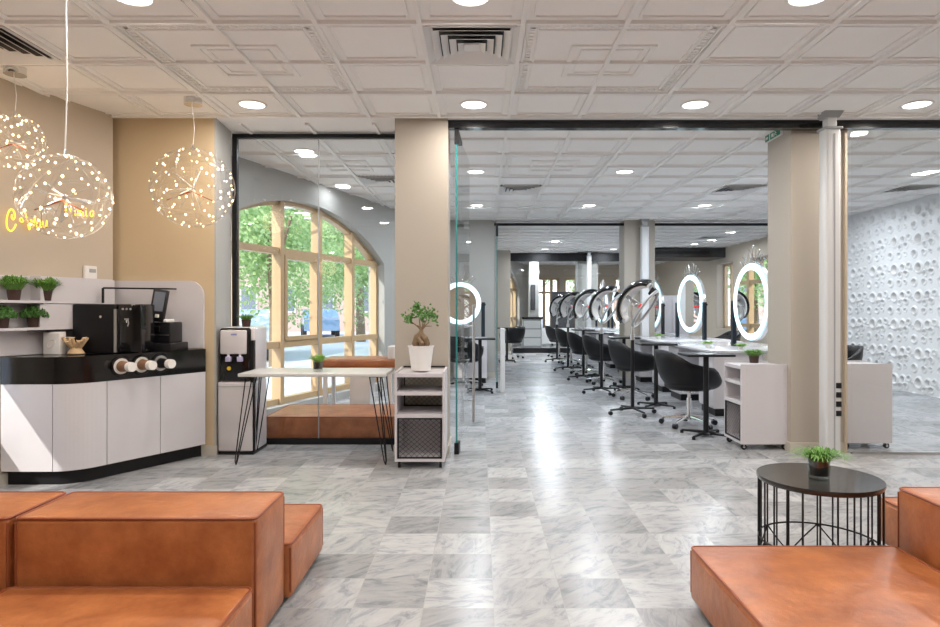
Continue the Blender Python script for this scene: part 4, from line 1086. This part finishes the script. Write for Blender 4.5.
def desk(label, x0, x1, y0, y1, group='white styling desks'):
    t = thing('styling_desk', label, 'desk', ((x0+x1)/2,(y0+y1)/2,0), group=group)
    MB().rbox(x0,x1,y0,y1,.75,.785,r=.008).build('desk_top', M_white, t, world=True)
    for ya in (y0+.05, y1-.55):
        cx0, cx1 = x0+.06, x0+.62
        c_ = MB().box(cx0,cx1,ya,ya+.5,.09,.75).build('drawer_unit', M_white2, t, world=True, smooth=0)
        for k in range(3):
            m = MB().box(cx0-.012,cx0,ya+.01,ya+.49,.11+.21*k,.30+.21*k); dr = m.build('drawer', M_white2, t, world=True, smooth=0)
        MB().box(cx0+.02,cx1-.02,ya+.02,ya+.48,0,.09).build('plinth', M_dark, t, world=True, smooth=0)
    MB().box((x0+x1)/2-.02,(x0+x1)/2+.02,y0+.1,y1-.1,.1,.75).build('modesty_panel', M_white2, t, world=True, smooth=0)
    MB().box(x1-.10,x1-.06,y0+.08,y0+.12,0,.75).build('leg', M_navy, t, world=True, smooth=0); MB().box(x1-.10,x1-.06,y1-.12,y1-.08,0,.75).build('leg', M_navy, t, world=True, smooth=0)
    return t
desk('nearest white styling desk under the nearest ring mirror', 2.72,4.0,7.55,9.45)
desk('second white styling desk from the trolley', 2.72,4.0,9.75,11.7)
desk('third white styling desk, behind the mid pillar', 2.72,4.0,12.5,14.3)
desk('farthest white styling desk of the row', 2.72,4.0,14.7,18.0)
ZD = .785
mp = mirror_unit(.98)
RZM = -PI/2          # faces towards -X and a little to the camera
for (px, Y), l in zip([(751,8.0),(690,10.75),(652,12.95),(619,15.7),(602,17.5)],
        ['nearest glowing ring mirror with silver crown, partly behind the wide pillar','second glowing ring mirror with silver crown, reflecting a hood dryer','third glowing ring mirror, behind the nearest hood dryer','fourth glowing ring mirror left of the mid pillar','farthest glowing ring mirror of the row']):
    place(mp, (X_(px,Y),Y,ZD), RZM+{751:.03,690:.11}.get(px,.13), l, 'ring mirrors on the styling desks')
cp = salon_chair()
RZC = -PI/2+.1
for (px, Y), l in zip([(689,7.0),(634,9.15),(604,10.95),(586,12.45),(571,14.9),(559,17.0)],
        ['nearest black armchair on a chrome star base, beside the white trolley','second black salon armchair, right of the nearest hood dryer','third black salon armchair of the row','fourth black salon armchair of the row','fifth black salon armchair of the row','farthest black salon armchair of the row']):
    place(cp, (X_(px,Y),Y,0), RZC, l, 'black salon armchairs')
place(cp, (X_(829,7.8),7.8,0), PI/2, 'black armchair seen right of the wide pillar above the trolley', 'black salon armchairs')
place(cp, (X_(722,13.0),13.0,0), PI/2+.2, 'black armchair on the window side, between two ring mirrors', 'black salon armchairs')
place(cp, (X_(464,10.62),10.62,0), -.5, 'black armchair at the left styling mirror', 'black salon armchairs')
place(cp, (X_(512,16.6),16.6,0), .6, 'black armchair at the far left near the last glass wall', 'black salon armchairs')
tt = tray_table()
for (px, Y), l in zip([(706,6.42),(656,8.35),(624,10.2),(600,12.0),(583,14.05)],
        ['nearest black pedestal table before the nearest salon chair','second black pedestal table, right of the nearest hood dryer','third black pedestal table of the row','fourth black pedestal table of the row','farthest black pedestal table of the row']):
    place(tt, (X_(px,Y),Y,0), 0, l, 'black pedestal tables')
place(tt, (X_(480,9.85),9.85,0), 0, 'black pedestal table at the left styling mirror', 'black pedestal tables')
place(tt, (X_(507,15.4),15.4,0), 0, 'black pedestal table at the far left by the window', 'black pedestal tables')
hd = hood_dryer()
for (px, Y), l in zip([(632.5,7.75),(601.5,9.7),(583.5,11.5),(568,13.2),(557,15.4)],
        ['nearest hood dryer on a wheeled stand','second hood dryer of the row','third hood dryer of the row, before the far glass wall','fourth hood dryer of the row','farthest hood dryer of the row']):
    place(hd, (X_(px,Y),Y,0), 0, l, 'hood dryers on stands')
for (px,Y,s_), l in zip([(704,8.15,.8),(741,7.75,.6),(655,10.4,.8)], ['low bright green plant on the nearest desk by the second mirror','low green plant on the desk under the nearest mirror','low green plant on the second desk']):
    glass_plant((max(2.9,X_(px,Y)),Y,ZD), l, s_, int(px), M_grassb, 150, .10, .045, M_wpot)
# left styling place
ml = mirror_unit(.76, lift=.13)
t = place(ml, (X_(460,11.2),11.2,.787), .15, 'glowing ring mirror at the left, partly hidden by the near pillar', 'ring mirrors on the styling desks')
desk('small white desk under the left ring mirror', -.50,.12,11.1,11.55)
tag(MB().rbox(X_(500.5,9.75),X_(505,9.75),9.75,10.0,.0,.98,r=.01).build('divider_panel', mat('pale_panel', (.6,.6,.6), .4)), 'narrow upright white panel beside the second glass door', 'panel')
# tall white cabinet far right, far-room things
t = thing('tall_cabinet', 'tall white cabinet beyond the styling mirrors, before the beige corner', 'cabinet', (X_(672,16.2),16.2,0))
MB().box(-.42,.42,0,.5,.05,1.62).build('body', M_white2, t, smooth=0); MB().box(-.41,-.005,-.018,0,.08,1.6).build('door', M_white2, t, smooth=0); MB().box(.005,.41,-.018,0,.08,1.6).build('door', M_white2, t, smooth=0)
MB().box(-.40,.40,.02,.48,0,.05).build('plinth', M_dark, t, smooth=0)
t = thing('black_screen', 'large dark panel behind the farthest hood dryers', 'screen', (X_(563,22.5),22.5,0))
MB().box(-.42,.42,0,.05,.35,1.88).build('panel', M_poster, t, smooth=0)
for x in (-.38,.38): MB().box(x-.02,x+.02,-.15,.2,0,.35).build('foot', M_dark, t, smooth=0)
t = thing('picture', 'tall dark framed picture on the far narrow pillar', 'picture', (X_(533,20.98),20.975,1.25))
MB().box(-.075,.075,0,.02,0,.82).build('frame', M_dark, t, smooth=0); MB().box(-.06,.06,-.004,0,.02,.80).build('print', M_poster, t, smooth=0)
t = thing('reception_counter', 'low pale counter with drawers in the farthest room', 'counter', (X_(532,20.6),20.5,0))
MB().box(-.30,.30,0,.4,0,.95).build('body', M_greyp, t, smooth=0); MB().box(-.33,.33,-.03,.43,.95,1.02).build('worktop', M_dark, t, smooth=0)
for z in (.1,.38,.66): MB().box(-.27,.27,-.015,0,z,z+.24).build('drawer', M_whitem, t, smooth=0)
t = thing('white_sideboard', 'bright white low sideboard in the farthest room', 'sideboard', (X_(550,21),21.6,0))
MB().box(-.9,.9,0,.4,.1,.62).build('body', M_wpot, t, smooth=0)
for x in (-.85,.85): MB().box(x-.02,x+.02,.05,.35,0,.1).build('leg', M_whitem, t, smooth=0)
for x in (-.6,0,.6): MB().box(x-.28,x+.28,-.015,0,.12,.60).build('door', M_wpot, t, smooth=0)

# ------------------------------------------------------------------ outside
MB().box(-60,60,-30,90,-.35,-.15).build('street', M_asph, kind='structure', smooth=0)
MB().prism([(-6.9,-3),(-1.5,12.4),(-.4,12.5),(-.2,18.5),(0,26),(-3.2,26),(-5.0,12),(-7.5,4),(-9,-2)], -.15, -.02).build('pavement', M_pave, kind='structure', smooth=0)
def make_tree(seed, n=11000):
    rnd = random.Random(seed); t = thing('street_tree', 'x', 'tree')
    MB().tube([(0,0,-.2),(.05,0,1.5),(0,.1,3.0),(.1,0,5.0)], .14, 8, rad=[.17,.13,.11,.05]).tube([(.02,.05,2.6),(.9,.3,4.2)],.05,6).tube([(.0,.05,2.4),(-.9,-.3,4.0)],.05,6).build('trunk', M_trunk, t)
    blobs = [(rnd.gauss(0,1.2), rnd.gauss(0,1.2), rnd.uniform(2.0,6.5), rnd.uniform(.7,1.5)) for _ in range(14)]
    m = MB()
    for k in range(n):
        bx, by, bz, br = rnd.choice(blobs); d = Vector((rnd.gauss(0,1), rnd.gauss(0,1), rnd.gauss(0,.8))).normalized()*br*rnd.uniform(.5,1)
        p = Vector((bx,by,bz))+d; a = Vector((rnd.gauss(0,1), rnd.gauss(0,1), rnd.gauss(0,1))).normalized(); b_ = a.orthogonal().normalized(); c_ = a.cross(b_); s_ = rnd.uniform(.045,.085)
        m.add([p-b_*s_, p+c_*s_*.6, p+b_*s_*1.1, p-c_*s_*.6], [(0,1,2,3)])
    m.build('crown', M_tree, t, smooth=0)
    return t
tr_p = make_tree(31)
for i, (x, y, s_, rz) in enumerate([(-6.6,10.2,.9,.3),(-5.0,15.6,.9,2.0),(-10.2,15.5,1.1,1.1),(-3.2,21.0,.8,4.2),(-10.5,22.5,1.3,.6),(-5.2,28,1.3,3.3),(-14,17,1.0,2.4),(11,18.5,.8,1.4),(11,24.5,1.0,3.0),(4,31,1.0,0),(9.5,32,1.0,2.2),(0.2,33,1.0,3.9)]):
    place(tr_p, (x,y,-.15), rz, 'leafy green tree outside the windows', 'street trees outside the windows', scale=s_)
def make_car(m_):
    t = thing('parked_car', 'x', 'car')
    prof = [(-2.1,.35),(2.1,.35),(2.15,.75),(1.2,.92),(.7,1.38),(-1.0,1.42),(-1.7,1.0),(-2.15,.9)]
    MB(Matrix(((0,0,1,0),(1,0,0,0),(0,1,0,0),(0,0,0,1)))).prism(prof, -.85, .85).build('body', m_, t, smooth=0)
    prof2 = [(.62,1.32),(1.05,.96),(-1.5,1.0),(-.95,1.36)]
    MB(Matrix(((0,0,1,0),(1,0,0,0),(0,1,0,0),(0,0,0,1)))).prism(prof2, -.86, .86).build('side_window', M_screen, t, smooth=0)
    for y in (-1.35,1.35):
        for x in (-.8,.8): MB().cyl((x-.1,y,.32),(x+.1,y,.32),.32,n=20).build('wheel', M_tyre, t)
    return t
c1 = make_car(M_carw); c2 = make_car(M_carb)
place(c1, (-7.0,18.9,-.15), .3, 'white car parked outside the arched window'); place(c2, (-8.4,33.5,-.15), .3, 'blue car parked farther down the street outside')
t = thing('street_building', 'brick-coloured building across the street outside', 'building', (-9,40,-.15))
MB().box(-7,8,0,8,0,10).build('walls', M_brick, t, smooth=0)
for i in range(6):
    for j in range(3): 
        f_ = MB().box(-6+2.4*i,-4.9+2.4*i,-.06,0,1.2+3*j,2.9+3*j).build('window', M_plaster, t, smooth=0); MB().box(-5.9+2.4*i,-5.0+2.4*i,-.08,-.06,1.3+3*j,2.8+3*j).build('pane', M_screen, f_, smooth=0)

# ------------------------------------------------------------------ light
sun = bpy.data.lights.new('sun', 'SUN'); sun.energy = 4.5; sun.angle = math.radians(.6); sun.color = (1,.94,.85)
so = bpy.data.objects.new('sun', sun); COL.objects.link(so)
so.rotation_euler = Vector((-.6,-.6,.57)).to_track_quat('Z','Y').to_euler()
w = bpy.data.worlds.new('World'); scn.world = w; w.use_nodes = True; nt = w.node_tree; L = nt.links
bg = nt.nodes['Background']; tc = N(nt,'ShaderNodeTexCoord'); sp = N(nt,'ShaderNodeSeparateXYZ'); L.new(tc.outputs['Generated'], sp.inputs[0])
r = N(nt,'ShaderNodeValToRGB'); e = r.color_ramp.elements; e[0].position = 0; e[0].color = (.95,.97,1,1); e[1].position = .7; e[1].color = (.45,.65,1,1)
L.new(sp.outputs['Z'], r.inputs[0]); L.new(r.outputs[0], bg.inputs['Color']); bg.inputs['Strength'].default_value = 2.6

for o in list(scn.objects):
    if '_used' in o: del o['_used']
scn.view_settings.view_transform = 'Standard'; scn.view_settings.look = 'None'; scn.view_settings.gamma = 1; scn.view_settings.use_curve_mapping = False
scn.view_settings.exposure = 0.2
scn.cycles.max_bounces = 8; scn.cycles.diffuse_bounces = 5; scn.cycles.transparent_max_bounces = 16; scn.cycles.glossy_bounces = 4
scn.cycles.sample_clamp_indirect = 6; scn.cycles.use_denoising = True
